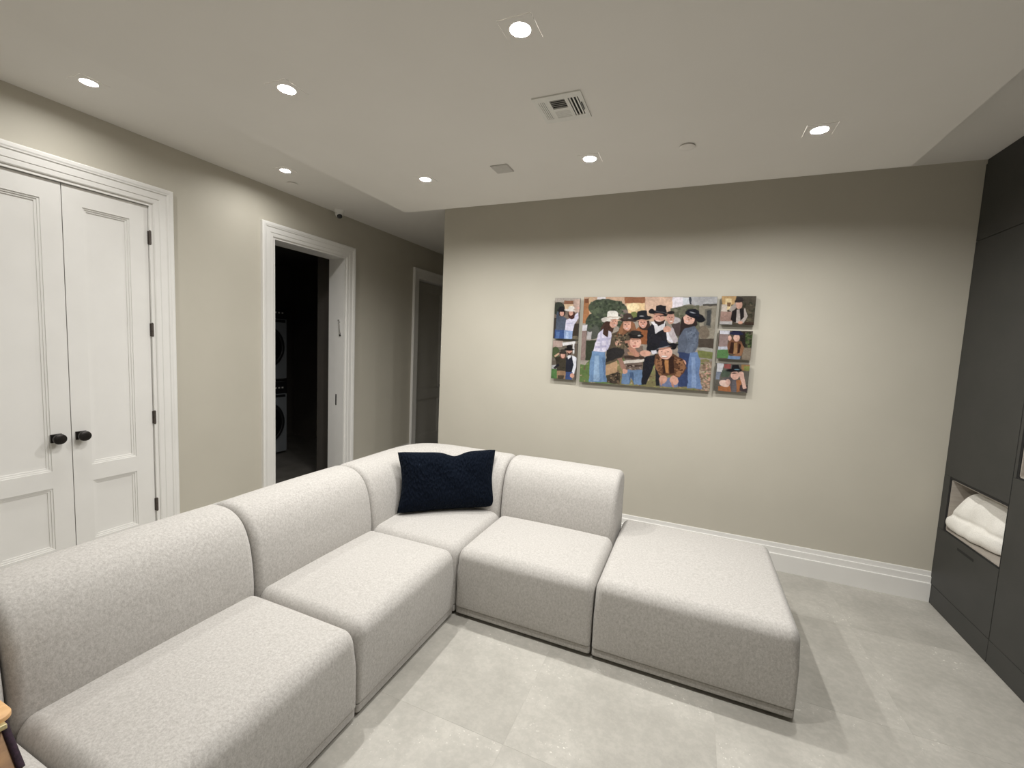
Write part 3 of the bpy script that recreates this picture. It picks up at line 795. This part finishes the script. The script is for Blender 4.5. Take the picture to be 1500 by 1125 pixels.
# ------------------------------------------------------------------ photo prints: flat printed pictures on thin panels
def paint(shapes, X, Y, scale):
    C_ = np.zeros(X.shape+(3,)); soft = scale
    for s in shapes:
        c = np.array([srgb(*s[1])[i] for i in range(3)])
        if s[0] == 'bg': C_[:] = c; continue
        if s[0] == 'e':
            cx_, cy_, rx, ry = s[2:6]; a = math.radians(s[6]) if len(s) > 6 else 0
            dx, dy = X-cx_, Y-cy_; u = (dx*math.cos(a)+dy*math.sin(a))/rx; v = (-dx*math.sin(a)+dy*math.cos(a))/ry
            d = (1-np.sqrt(u*u+v*v))*min(rx, ry)
        else:
            P = s[2]; n = len(P); ins = np.zeros(X.shape, bool); dist = np.full(X.shape, 1e9)
            for i in range(n):
                x0, y0 = P[i]; x1, y1 = P[(i+1) % n]
                cond = ((y0 > Y) != (y1 > Y))
                with np.errstate(divide='ignore', invalid='ignore'):
                    xi = (x1-x0)*(Y-y0)/(y1-y0 if y1 != y0 else 1e-9)+x0
                ins ^= cond & (X < xi)
                L2 = (x1-x0)**2+(y1-y0)**2+1e-9; t = np.clip(((X-x0)*(x1-x0)+(Y-y0)*(y1-y0))/L2, 0, 1)
                dist = np.minimum(dist, np.hypot(X-x0-t*(x1-x0), Y-y0-t*(y1-y0)))
            d = np.where(ins, dist, -dist)
        w_ = np.clip(d/soft+.5, 0, 1)[..., None]; C_ = C_*(1-w_)+c*w_
    return C_
def photo(name, label, x0, x1, z0, z1, quad, shapes, nx, nz, scale, jitter):
    th = .016; yb = YB-.020
    e = empty(name, ((x0+x1)/2, YB-.001, (z0+z1)/2)); tag(e, label, 'photo print', 'unframed family photo prints')
    hx, hz = (x1-x0)/2, (z1-z0)/2
    MB().box(-hx, hx, -.036, -.020, -hz, hz).build('panel', 'backing', e)
    for sx_ in (-1, 1):
        for sz_ in (-1, 1): MB().box(sx_*hx*.6-.012, sx_*hx*.6+.012, -.020, 0, sz_*hz*.6-.012, sz_*hz*.6+.012).build('standoff', 'black', e)
    U, V = np.meshgrid(np.linspace(0, 1, nx), np.linspace(0, 1, nz))       # V downwards
    tl, tr, br, bl = [np.array(q, float) for q in quad]
    X = (1-U)*(1-V)*tl[0]+U*(1-V)*tr[0]+U*V*br[0]+(1-U)*V*bl[0]
    Y = (1-U)*(1-V)*tl[1]+U*(1-V)*tr[1]+U*V*br[1]+(1-U)*V*bl[1]
    rng = np.random.default_rng(3)
    def vnoise(f, seed):            # smooth value noise over the print
        g = np.random.default_rng(seed).uniform(-1, 1, (int(f*(z1-z0)/(x1-x0))+3, f+3)); u_, v_ = U*f, V*f*(z1-z0)/(x1-x0)
        i_, j_ = u_.astype(int), v_.astype(int); fu, fv = u_-i_, v_-j_; fu, fv = fu*fu*(3-2*fu), fv*fv*(3-2*fv)
        return (g[j_, i_]*(1-fu)+g[j_, i_+1]*fu)*(1-fv)+(g[j_+1, i_]*(1-fu)+g[j_+1, i_+1]*fu)*fv
    kx = abs(tr[0]-tl[0]); fz = max(8, int(nx/4))
    X = X+.007*kx*vnoise(fz//2, 1)*(.5 if nx > 100 else 1); Y = Y+.007*kx*vnoise(fz//2, 2)*(.5 if nx > 100 else 1)
    C_ = paint(shapes, X, Y, scale)
    C_ = C_*(1+.14*vnoise(fz, 5)+.14*vnoise(fz//5, 6))[..., None]
    C_ = (C_*.80+C_.mean(-1, keepdims=True)*.20)*.88
    C_ = C_*(1+jitter*rng.normal(size=X.shape)[..., None])
    C_ = np.clip(C_, 0, 1)
    m = MB(); ins = .0006
    xs_ = -hx+ins+U*(2*hx-2*ins); zs_ = hz-ins-V*(2*hz-2*ins)
    m.v = [(float(a), -.0364, float(b)) for a, b in zip(xs_.ravel(), zs_.ravel())]
    m.f = [(j*nx+i, (j+1)*nx+i, (j+1)*nx+i+1, j*nx+i+1) for j in range(nz-1) for i in range(nx-1)]
    o = m.build('print', 'print', e)
    ca = o.data.color_attributes.new('Col', 'FLOAT_COLOR', 'POINT')
    ca.data.foreach_set('color', np.concatenate([C_.reshape(-1, 3), np.ones((nx*nz, 1))], 1).ravel().astype(np.float32))
    return e
def E(c, *a): return ('e', c)+a
def Pg(c, *pts): return ('p', c, list(pts))
SK = (206, 150, 126); SK2 = (178, 122, 98)
def dots(c_list, x0, x1, y0, y1, n, r, seed):
    rg = random.Random(seed); return [E(rg.choice(c_list), rg.uniform(x0, x1), rg.uniform(y0, y1), r*rg.uniform(.5, 1.3), r*rg.uniform(.4, 1)) for _ in range(n)]
main = [('bg', (150, 140, 128)),
        Pg((196, 160, 130), (0, 0), (1060, 0), (1060, 300), (0, 300)), Pg((170, 110, 60), (0, 60), (100, 60), (100, 330), (0, 330)),
        Pg((120, 70, 40), (40, 60), (95, 60), (90, 105), (40, 105)), Pg((205, 170, 130), (95, 40), (150, 40), (140, 200), (95, 200)), Pg((214, 210, 214), (195, 35), (300, 35), (300, 80), (200, 90)),
        Pg((150, 92, 52), (520, 40), (755, 40), (755, 110), (520, 110)), Pg((232, 196, 140), (540, 110), (750, 105), (750, 215), (560, 215)), E((250, 225, 170), 620, 150, 70, 40),
        Pg((214, 176, 150), (755, 40), (1060, 40), (1060, 210), (770, 210)), Pg((222, 214, 226), (1055, 40), (1170, 40), (1160, 150), (1050, 165)), Pg((200, 205, 214), (1165, 40), (1240, 40), (1250, 110), (1165, 130)),
        Pg((168, 168, 172), (1225, 30), (1520, 30), (1520, 110), (1300, 130), (1240, 105)), Pg((58, 62, 72), (1225, 35), (1250, 35), (1258, 115), (1240, 118)),
        Pg((100, 100, 80), (1030, 165), (1180, 130), (1330, 120), (1400, 260), (1380, 600), (1100, 600), (1030, 300)),
        Pg((140, 132, 116), (1330, 130), (1520, 100), (1500, 520), (1330, 500)), Pg((74, 70, 66), (1370, 110), (1520, 100), (1520, 128), (1370, 135)),
        Pg((108, 104, 94), (1390, 165), (1462, 155), (1445, 370), (1375, 360)), Pg((62, 64, 66), (1410, 180), (1452, 172), (1440, 350), (1400, 340)),
        E((118, 104, 88), 1370, 420, 60, 70), Pg((70, 60, 52), (1310, 490), (1480, 490), (1465, 600), (1310, 590)), Pg((112, 118, 60), (1300, 620), (1470, 620), (1450, 720), (1310, 700)), Pg((150, 148, 140), (1300, 588), (1470, 600), (1465, 640), (1300, 620)),
        Pg((150, 140, 134), (1320, 700), (1470, 720), (1460, 790), (1320, 770)),
        E((66, 76, 60), 320, 170, 235, 105, 4), E((60, 70, 56), 170, 330, 110, 120), E((78, 82, 74), 150, 420, 80, 80), E((70, 80, 62), 420, 180, 130, 90), E((120, 104, 100), 500, 210, 60, 40), E((110, 120, 60), 630, 235, 40, 40),
        Pg((200, 196, 204), (20, 350), (80, 345), (78, 410), (18, 415)), Pg((140, 116, 110), (0, 415), (75, 410), (62, 740), (0, 740)), Pg((52, 60, 44), (70, 510), (190, 510), (170, 740), (66, 740)), Pg((180, 176, 178), (82, 420), (140, 420), (130, 500), (82, 500)),
        Pg((90, 116, 58), (0, 740), (520, 700), (520, 1000), (0, 985)), Pg((124, 116, 72), (420, 760), (1420, 720), (1440, 1100), (420, 1000)), Pg((138, 118, 96), (1280, 760), (1450, 740), (1420, 1090), (1280, 1070)),
        Pg((160, 150, 140), (0, 730), (110, 735), (60, 780), (0, 775))]
main += dots([(56, 68, 50), (84, 96, 72), (74, 84, 64), (48, 58, 46)], 100, 520, 90, 380, 150, 20, 1)
main += dots([(84, 86, 66), (120, 116, 96), (96, 92, 76)], 1060, 1330, 160, 480, 60, 22, 2)
main += dots([(150, 130, 84), (96, 110, 56), (172, 150, 120), (110, 84, 66), (130, 140, 80)], 0, 1420, 770, 1080, 260, 13, 3)
main += dots([(170, 150, 130), (190, 140, 120), (120, 96, 80)], 1300, 1430, 780, 1070, 90, 12, 4)
main += [  # far-left woman: white hat, plaid shirt, jeans
    Pg((72, 48, 38), (330, 270), (400, 260), (420, 330), (390, 420), (330, 480), (230, 440), (270, 330)),
    Pg((96, 134, 178), (150, 630), (300, 640), (310, 760), (320, 975), (115, 970), (120, 760)), Pg((130, 164, 200), (180, 680), (230, 680), (240, 960), (170, 960)), Pg((78, 112, 156), (270, 700), (300, 700), (318, 970), (290, 970)),
    Pg((206, 200, 222), (215, 440), (290, 380), (370, 420), (400, 560), (480, 530), (480, 570), (380, 610), (280, 640), (158, 630)), Pg((176, 172, 206), (200, 500), (380, 480), (380, 500), (195, 530)), Pg((172, 166, 202), (180, 580), (390, 560), (390, 580), (175, 605)), Pg((182, 178, 210), (240, 420), (265, 410), (260, 630), (235, 630)), Pg((182, 178, 210), (310, 400), (335, 400), (340, 620), (310, 630)),
    Pg((66, 42, 34), (330, 280), (365, 290), (345, 370), (330, 480), (270, 440), (285, 350)), E(SK, 395, 320, 48, 58, 8), Pg((66, 42, 34), (330, 265), (365, 260), (350, 330), (325, 345)), E((170, 70, 70), 412, 345, 20, 7), E((240, 235, 230), 412, 343, 14, 4), E((50, 34, 30), 385, 305, 7, 4), E((50, 34, 30), 420, 303, 7, 4),
    E((216, 210, 202), 360, 275, 108, 26, -8), Pg((226, 222, 214), (318, 262), (325, 200), (350, 187), (400, 190), (440, 205), (455, 262)), Pg((186, 172, 160), (316, 252), (455, 250), (455, 264), (316, 266)), E((196, 188, 180), 290, 290, 36, 18, -20),
    # second: camouflage
    Pg((84, 72, 56), (380, 440), (470, 400), (600, 420), (620, 560), (560, 700), (440, 740), (300, 790), (330, 620), (360, 560)), Pg((40, 38, 40), (320, 620), (420, 590), (540, 620), (500, 690), (310, 760)), Pg((176, 138, 100), (310, 790), (440, 740), (440, 860), (310, 900)), Pg((64, 54, 44), (320, 900), (440, 860), (480, 880), (470, 1000), (320, 980)),
    Pg((118, 74, 46), (500, 320), (620, 310), (660, 420), (560, 420), (480, 480), (420, 470)), E((216, 156, 132), 552, 350, 48, 55), E((170, 70, 68), 548, 382, 20, 7), E((242, 236, 232), 548, 380, 14, 4), Pg((132, 84, 52), (590, 320), (640, 320), (660, 420), (600, 420)), Pg((140, 92, 56), (500, 320), (515, 330), (500, 430), (440, 470), (460, 420)),
    E((54, 42, 40), 562, 290, 105, 22, 2), Pg((64, 50, 46), (505, 285), (510, 230), (550, 218), (600, 225), (625, 285)), E((150, 150, 150), 580, 272, 14, 5),
    # third
    Pg((150, 84, 36), (620, 420), (680, 370), (790, 380), (800, 560), (640, 560)), Pg((58, 40, 34), (670, 300), (800, 290), (810, 400), (760, 400), (690, 390)), E((210, 148, 126), 728, 325, 48, 52), E((168, 66, 66), 728, 352, 20, 6), E((242, 236, 232), 728, 350, 14, 4), E((22, 22, 30), 725, 268, 108, 24, -4), Pg((26, 26, 36), (660, 265), (668, 195), (720, 182), (770, 185), (785, 262)), E((150, 150, 156), 715, 247, 22, 6),
    # man with beard
    Pg((28, 28, 38), (780, 380), (840, 320), (980, 330), (1000, 560), (880, 640), (770, 620)), Pg((214, 210, 216), (820, 310), (860, 300), (900, 360), (975, 300), (960, 380), (870, 440), (850, 350)), Pg((206, 204, 214), (980, 400), (1060, 370), (1100, 500), (1040, 545), (990, 500)), Pg((24, 26, 36), (740, 700), (880, 660), (860, 760), (760, 1005), (700, 1005)), Pg((26, 28, 38), (860, 800), (920, 820), (900, 1015), (862, 1015)),
    Pg((24, 26, 34), (790, 590), (880, 560), (880, 650), (800, 640)), Pg((206, 204, 216), (815, 625), (870, 620), (880, 660), (830, 660)), E((206, 150, 128), 905, 265, 62, 70), Pg((52, 36, 32), (850, 280), (880, 300), (930, 300), (968, 285), (960, 330), (900, 345), (862, 325)), E((226, 190, 180), 905, 297, 24, 8), E((44, 30, 28), 885, 250, 8, 4), E((44, 30, 28), 930, 252, 8, 4),
    E((20, 20, 28), 900, 215, 110, 26, 12), E((18, 18, 26), 825, 195, 32, 26), Pg((22, 22, 30), (868, 200), (880, 130), (930, 122), (985, 135), (990, 215)), Pg((60, 60, 66), (866, 190), (990, 205), (990, 214), (866, 200)),
    # young man behind
    E((180, 172, 176), 1080, 290, 60, 36), Pg((72, 58, 60), (1040, 340), (1130, 310), (1160, 420), (1120, 480), (1060, 420)), E((198, 144, 124), 1030, 270, 44, 60), E((34, 28, 30), 1030, 208, 42, 22), E((240, 230, 226), 1036, 300, 16, 5), Pg((178, 166, 172), (975, 380), (1050, 370), (1110, 520), (1060, 545), (1000, 420)), E(SK, 990, 388, 42, 36),
    # right woman
    Pg((46, 34, 34), (1150, 260), (1200, 230), (1300, 270), (1310, 340), (1180, 420), (1120, 480), (1130, 380)), Pg((82, 92, 112), (1110, 480), (1180, 380), (1280, 350), (1325, 430), (1310, 560), (1260, 680), (1100, 650)), Pg((92, 104, 126), (1190, 420), (1290, 380), (1300, 540), (1190, 740), (1140, 730), (1200, 580)),
    Pg((40, 58, 100), (1110, 640), (1250, 660), (1220, 860), (1200, 1030), (1090, 1030), (1110, 800)), Pg((90, 120, 168), (1230, 650), (1300, 640), (1330, 740), (1310, 900), (1335, 1055), (1190, 1045), (1200, 800)), Pg((116, 144, 188), (1240, 700), (1275, 700), (1280, 1040), (1230, 1040)),
    E((222, 168, 148), 1225, 275, 58, 62, 25), E((172, 72, 74), 1205, 300, 20, 7, 25), E((244, 238, 234), 1205, 298, 14, 4, 25), E((20, 22, 34), 1290, 240, 110, 34, 22), E((16, 18, 28), 1340, 275, 44, 42), Pg((24, 28, 42), (1180, 215), (1215, 165), (1290, 160), (1330, 185), (1325, 255)), E((150, 156, 168), 1262, 205, 26, 7, 16), E(SK, 1150, 765, 30, 36, 20),
    # front boy
    Pg((92, 124, 164), (500, 880), (560, 830), (720, 840), (710, 1005), (630, 1005), (600, 930), (570, 1000), (490, 995)), Pg((58, 86, 126), (585, 870), (625, 870), (625, 1000), (600, 920), (575, 990)), Pg((112, 94, 84), (520, 600), (560, 560), (730, 580), (740, 680), (720, 840), (540, 840), (520, 760)), Pg((206, 196, 186), (510, 740), (740, 720), (740, 750), (515, 775)), Pg((62, 46, 40), (520, 680), (740, 690), (738, 715), (520, 720)), Pg((66, 50, 44), (540, 790), (725, 780), (722, 800), (540, 812)), Pg((164, 120, 86), (560, 640), (650, 630), (700, 690), (570, 680)), Pg((150, 108, 92), (440, 720), (490, 700), (560, 860), (520, 885)), E(SK, 530, 860, 30, 26),
    Pg(SK2, (525, 520), (580, 510), (640, 600), (690, 660), (680, 700), (640, 690), (560, 600)), E((220, 166, 144), 645, 535, 62, 64), E((40, 28, 26), 640, 488, 66, 22), E((170, 74, 70), 638, 575, 22, 7), E((44, 30, 28), 620, 525, 7, 4), E((44, 30, 28), 668, 525, 7, 4), E((30, 26, 28), 650, 460, 85, 30, 2), E((44, 40, 40), 650, 430, 62, 26), E((160, 158, 156), 690, 460, 16, 6), E(SK, 455, 540, 42, 34), E(SK, 755, 655, 60, 34),
    # front right boy
    Pg((98, 112, 150), (920, 930), (1100, 930), (1090, 1035), (900, 1025)), Pg((96, 60, 36), (860, 680), (920, 650), (1050, 660), (1150, 720), (1190, 820), (1110, 930), (1000, 900), (930, 920), (890, 850), (850, 770)), Pg((140, 92, 56), (870, 720), (930, 700), (950, 800), (900, 850), (940, 910), (900, 900), (860, 800)), Pg((150, 100, 62), (1060, 700), (1140, 730), (1180, 810), (1110, 920), (1060, 900), (1130, 810)), Pg((52, 28, 20), (1000, 680), (1060, 690), (1060, 880), (1010, 890)), Pg((52, 28, 20), (930, 720), (960, 720), (970, 880), (940, 880)), Pg((176, 116, 52), (960, 730), (1000, 730), (1000, 880), (970, 870)),
    E((228, 172, 150), 968, 645, 72, 74), E((150, 90, 84), 960, 690, 36, 12), E((246, 240, 236), 960, 688, 28, 7), E((40, 28, 28), 935, 640, 8, 5), E((40, 28, 28), 1000, 638, 8, 5), E((22, 24, 34), 985, 580, 130, 28, -12), Pg((28, 32, 46), (895, 580), (930, 520), (985, 510), (1030, 560), (1030, 590)), E((18, 18, 26), 1055, 575, 40, 36), E((120, 124, 134), 950, 592, 66, 7, -14),
    # eyes, brow shade and patterned cloth
    *[E((48, 32, 30), x, y, 8, 5) for x, y in ((535, 338), (570, 338), (712, 316), (745, 315), (1212, 256), (1246, 270), (1018, 262), (1046, 262))],
    *[E(SK2, x, y, rx, 9, a) for x, y, rx, a in ((398, 288, 40, -6), (552, 312, 42, 0), (728, 294, 44, 0), (905, 228, 52, 6), (640, 498, 50, 0), (968, 600, 60, -8))],
    *[E(SK2, x, y, 7, 13) for x, y in ((405, 325), (552, 355), (728, 330), (908, 272), (645, 545), (968, 655), (1222, 280), (1034, 280))],
    *dots([(60, 52, 40), (110, 96, 72), (44, 40, 34), (132, 114, 86)], 400, 560, 440, 600, 55, 16, 11), *dots([(120, 96, 72), (44, 36, 30), (90, 74, 56)], 330, 460, 880, 985, 30, 13, 12),
    *dots([(66, 36, 24), (150, 100, 58), (92, 56, 34), (120, 78, 46)], 880, 940, 700, 880, 34, 11, 13), *dots([(66, 36, 24), (150, 100, 58), (92, 56, 34)], 1065, 1150, 720, 880, 34, 11, 14),
    *dots([(90, 76, 68), (150, 130, 118), (70, 56, 50)], 540, 720, 790, 835, 22, 9, 15), *dots([(70, 82, 102), (104, 116, 138)], 1200, 1300, 390, 560, 30, 10, 16),
    *dots([(196, 150, 128)], 430, 480, 520, 560, 6, 10, 17),
    E(SK, 940, 945, 40, 48, 20), E(SK, 1055, 955, 42, 50, -20), E(SK2, 925, 985, 10, 34, 10), E(SK2, 1040, 1005, 10, 30, -10)]
photo('photo_print', 'large photo print of a group in cowboy hats, centre of the wall display', 2.590, 3.611, 1.303, 2.022,
      [(35, 45), (1520, 30), (1405, 1082), (0, 967)], main, 360, 252, 5, .05)

LQ1 = [(105, 95), (410, 95), (380, 575), (80, 570)]
left_top = [('bg', (120, 104, 92)), Pg((170, 160, 150), (100, 90), (420, 90), (420, 150), (100, 140)), Pg((140, 90, 60), (215, 125), (330, 125), (325, 170), (215, 170)), Pg((224, 190, 150), (215, 165), (330, 165), (330, 240), (215, 235)), Pg((190, 160, 146), (330, 110), (420, 110), (410, 260), (330, 260)),
            E((50, 56, 46), 150, 220, 75, 80), Pg((60, 54, 48), (80, 330), (130, 330), (110, 570), (75, 570)), Pg((60, 50, 42), (320, 390), (400, 390), (390, 580), (310, 570)), E((110, 100, 80), 350, 560, 40, 25),
            Pg((40, 74, 134), (105, 460), (220, 470), (215, 580), (95, 570)), Pg((66, 104, 162), (120, 490), (160, 490), (150, 575), (110, 575)), Pg((128, 156, 204), (215, 470), (320, 460), (310, 580), (215, 580)), Pg((158, 182, 220), (240, 490), (270, 490), (265, 575), (235, 575)),
            Pg((74, 86, 106), (120, 330), (180, 290), (250, 340), (240, 470), (110, 470)), Pg((66, 78, 98), (115, 330), (130, 250), (150, 260), (150, 350)), E((40, 28, 28), 190, 270, 42, 40), E((206, 150, 130), 188, 275, 26, 32), E((20, 20, 28), 185, 240, 55, 16, 4), E((24, 24, 32), 185, 215, 38, 22),
            Pg((206, 202, 226), (240, 350), (310, 320), (385, 260), (390, 330), (340, 400), (320, 480), (225, 470)), Pg((176, 174, 210), (245, 390), (320, 380), (320, 392), (245, 405)), Pg((176, 174, 210), (300, 330), (385, 290), (385, 300), (300, 345)), E((70, 36, 30), 305, 285, 42, 55), E((216, 160, 140), 300, 265, 26, 34), Pg((70, 36, 30), (300, 300), (340, 270), (340, 330), (310, 340)), E((222, 216, 212), 285, 238, 62, 14, 4), E((230, 226, 220), 305, 210, 36, 24), E((210, 160, 145), 385, 210, 20, 16)]
photo('photo_print', 'small print of two people in jeans, upper one left of the large photo', 2.336, 2.557, 1.665, 2.013, LQ1, left_top, 84, 124, 5, .06)
LQ2 = [(75, 585), (380, 590), (355, 1065), (60, 1050)]
left_bot = [('bg', (112, 104, 92)), Pg((176, 150, 140), (75, 585), (200, 585), (190, 660), (75, 670)), Pg((220, 218, 220), (190, 610), (340, 590), (345, 620), (200, 650)), Pg((214, 212, 214), (320, 590), (350, 590), (345, 740), (320, 740)), E((70, 84, 50), 110, 730, 50, 70), Pg((176, 176, 180), (60, 890), (150, 880), (140, 930), (60, 930)), Pg((76, 120, 62), (55, 930), (150, 940), (140, 1060), (55, 1055)), Pg((90, 80, 70), (340, 620), (390, 620), (370, 1070), (330, 1070)), Pg((100, 90, 80), (55, 850), (130, 820), (130, 880), (60, 890)),
            Pg((62, 56, 44), (110, 800), (170, 770), (240, 790), (240, 960), (130, 960)), Pg((200, 160, 130), (95, 770), (160, 725), (170, 740), (105, 790)), Pg((54, 48, 38), (100, 790), (160, 780), (160, 850), (110, 830)), Pg((30, 30, 38), (85, 920), (150, 860), (160, 890), (110, 935)), E((96, 56, 40), 200, 770, 38, 40), E((212, 156, 136), 200, 765, 26, 34), E((50, 44, 40), 200, 735, 52, 14), E((60, 54, 48), 200, 712, 34, 22), Pg((150, 116, 84), (130, 955), (240, 955), (230, 1055), (130, 1050)), Pg((70, 60, 48), (140, 1010), (220, 1010), (210, 1060), (140, 1055)), dots([(84, 74, 56), (50, 46, 38)], 120, 240, 790, 950, 1, 12, 5)[0],
            Pg((30, 34, 50), (240, 790), (310, 760), (340, 900), (320, 970), (235, 970)), Pg((214, 216, 228), (310, 760), (365, 790), (360, 900), (335, 1000), (305, 990), (330, 880)), Pg((214, 214, 222), (255, 770), (300, 750), (300, 780), (265, 810)), E((208, 152, 132), 278, 715, 34, 44), Pg((66, 44, 38), (248, 720), (280, 740), (312, 715), (300, 760), (262, 760)), E((20, 18, 24), 275, 690, 60, 16), E((24, 22, 28), 280, 660, 36, 26), Pg((44, 70, 124), (240, 965), (320, 970), (310, 1065), (235, 1060)), E(SK, 315, 1010, 26, 28)]
photo('photo_print', 'small print of a woman and bearded man, lower one left of the large photo', 2.336, 2.558, 1.315, 1.648, LQ2, left_bot, 84, 124, 5, .06)
R1 = [(195, 65), (555, 65), (520, 360), (170, 360)]
r_top = [('bg', (74, 66, 52)), Pg((190, 150, 90), (190, 60), (350, 60), (330, 150), (200, 150)), Pg((222, 196, 140), (230, 90), (300, 90), (290, 200), (230, 210)), Pg((120, 84, 50), (250, 130), (290, 130), (285, 170), (250, 170)), Pg((196, 182, 170), (190, 150), (250, 150), (250, 225), (185, 225)), Pg((158, 124, 112), (180, 225), (300, 225), (300, 325), (175, 330)), Pg((180, 176, 176), (170, 325), (300, 325), (300, 360), (165, 360)),
         *dots([(54, 54, 40), (92, 84, 64), (66, 60, 46)], 420, 550, 80, 350, 40, 18, 6), Pg((60, 44, 34), (430, 330), (530, 330), (525, 365), (430, 365)),
         Pg((164, 152, 144), (270, 210), (290, 170), (370, 110), (380, 140), (320, 210), (300, 230)), Pg((176, 164, 158), (320, 210), (440, 190), (460, 270), (420, 340), (330, 340)), Pg((28, 22, 24), (300, 220), (350, 190), (340, 340), (285, 310)), Pg((28, 22, 24), (380, 190), (425, 190), (430, 310), (385, 330)), Pg((170, 158, 150), (425, 200), (455, 260), (440, 310), (385, 350), (370, 335), (425, 280)), E((210, 158, 136), 375, 155, 34, 42), E((36, 26, 26), 378, 112, 46, 18, -6), E((44, 34, 32), 382, 92, 34, 20), E(SK, 385, 338, 24, 16)]
photo('photo_print', 'small print of a boy in a black vest, top one right of the large photo', 3.640, 3.868, 1.815, 2.026, R1, r_top, 96, 88, 5, .06)
R2 = [(155, 412), (523, 412), (490, 715), (135, 705)]
r_mid = [('bg', (84, 74, 62)), Pg((200, 200, 214), (165, 412), (275, 412), (270, 450), (165, 450)), Pg((140, 118, 116), (160, 450), (260, 450), (250, 580), (155, 580)), Pg((176, 180, 196), (150, 580), (260, 575), (255, 612), (148, 612)), Pg((84, 130, 72), (140, 612), (270, 608), (260, 700), (135, 700)), *dots([(48, 66, 34), (80, 96, 50), (40, 50, 30)], 440, 525, 420, 580, 40, 18, 7), Pg((130, 116, 98), (420, 590), (510, 590), (495, 715), (400, 710)), Pg((40, 34, 32), (380, 420), (440, 420), (440, 580), (390, 540)),
         Pg((118, 74, 46), (245, 570), (280, 500), (330, 510), (400, 520), (430, 590), (380, 660), (260, 650)), Pg((56, 30, 22), (290, 530), (320, 530), (310, 650), (260, 640)), Pg((52, 28, 20), (370, 540), (400, 560), (380, 660), (355, 650)), Pg((164, 120, 70), (320, 540), (355, 530), (350, 650), (315, 650)), Pg((140, 94, 60), (400, 540), (430, 580), (400, 670), (300, 690), (300, 672), (380, 640)), E((224, 176, 156), 348, 485, 34, 38), E((30, 34, 70), 345, 440, 78, 18, 3), E((30, 32, 62), 350, 418, 50, 20), E((214, 164, 146), 275, 488, 20, 26), Pg((100, 130, 170), (260, 670), (390, 680), (380, 710), (255, 705))]
photo('photo_print', 'small print of a boy in a brown vest, middle one right of the large photo', 3.640, 3.867, 1.557, 1.771, R2, r_mid, 96, 88, 5, .06)
R3 = [(120, 760), (490, 765), (462, 1060), (100, 1050)]
r_bot = [('bg', (92, 88, 80)), Pg((190, 190, 196), (135, 760), (210, 760), (190, 850), (130, 850)), Pg((150, 70, 66), (215, 765), (290, 765), (280, 815), (210, 810)), Pg((150, 110, 60), (400, 765), (490, 765), (485, 830), (400, 830)), Pg((120, 130, 60), (430, 780), (490, 780), (485, 830), (430, 825)), Pg((110, 120, 140), (125, 850), (180, 850), (160, 930), (120, 930)), Pg((70, 84, 70), (190, 830), (290, 830), (260, 900), (180, 900)),
         Pg((88, 80, 84), (150, 950), (240, 900), (300, 900), (320, 1040), (280, 1050), (200, 990)), Pg((96, 92, 100), (300, 910), (345, 910), (345, 1060), (300, 1060)), Pg((166, 98, 44), (150, 1000), (280, 990), (290, 1055), (150, 1050)), Pg((160, 96, 44), (345, 930), (400, 920), (400, 1040), (350, 1060)), Pg((60, 50, 54), (385, 980), (470, 980), (455, 1050), (380, 1040)), Pg((216, 170, 152), (375, 850), (420, 850), (455, 1010), (420, 1020), (385, 900)), E((226, 190, 176), 215, 970, 55, 34, 15), E((210, 164, 148), 255, 955, 26, 34), E((222, 170, 150), 330, 880, 46, 44), E((60, 46, 44), 320, 858, 30, 6), E((16, 16, 22), 320, 828, 88, 18, -3), Pg((20, 20, 28), (285, 830), (300, 772), (370, 768), (392, 825)), E((90, 130, 150), 350, 820, 26, 6), E((220, 172, 154), 395, 865, 28, 26)]
photo('photo_print', 'small print of a boy tipping a black hat, bottom one right of the large photo', 3.638, 3.867, 1.312, 1.524, R3, r_bot, 96, 88, 5, .06)

# ------------------------------------------------------------------ wooden chest at the photo's lower left corner, standing on the near sofa section
e = empty('wooden_chest', (1.768, .395, .434))
tag(e, 'small brown wooden chest with tan lid and purple edging on the near sofa section', 'chest')
m = MB(); a, b_, hh, fl = .105, .085, .100, .20
m.add([(-a, -b_, 0), (fl, -b_, 0), (fl, b_, 0), (-a, b_, 0), (-a, -b_, hh), (a, -b_, hh), (a, b_, hh), (-a, b_, hh)],
      [(3, 2, 1, 0), (4, 5, 6, 7), (0, 1, 5, 4), (1, 2, 6, 5), (2, 3, 7, 6), (3, 0, 4, 7)])
m.build('body', 'wood', e, bevel=.003)
l_ = rbox(a+.016, b_+.016, .011, (.03, .03), (.03, .03), (.006, .006), 5, 4); l_.v = [(x, y, z+hh+.011) for x, y, z in l_.v]
l_.build('lid', 'tan', e, smooth='auto')
for s_ in (-1, 1):
    p0, p1 = Vector((fl-.004, s_*(b_-.004), .006)), Vector((a-.002, s_*(b_-.004), hh))
    MB().cyl(p0, p1-p0, .008, (p1-p0).length, 10).build('edging', 'purple', e, smooth='auto')
MB().box(a+.014, a+.034, b_-.035, b_-.005, hh-.006, hh+.008).build('clasp', 'brass', e, bevel=.003)
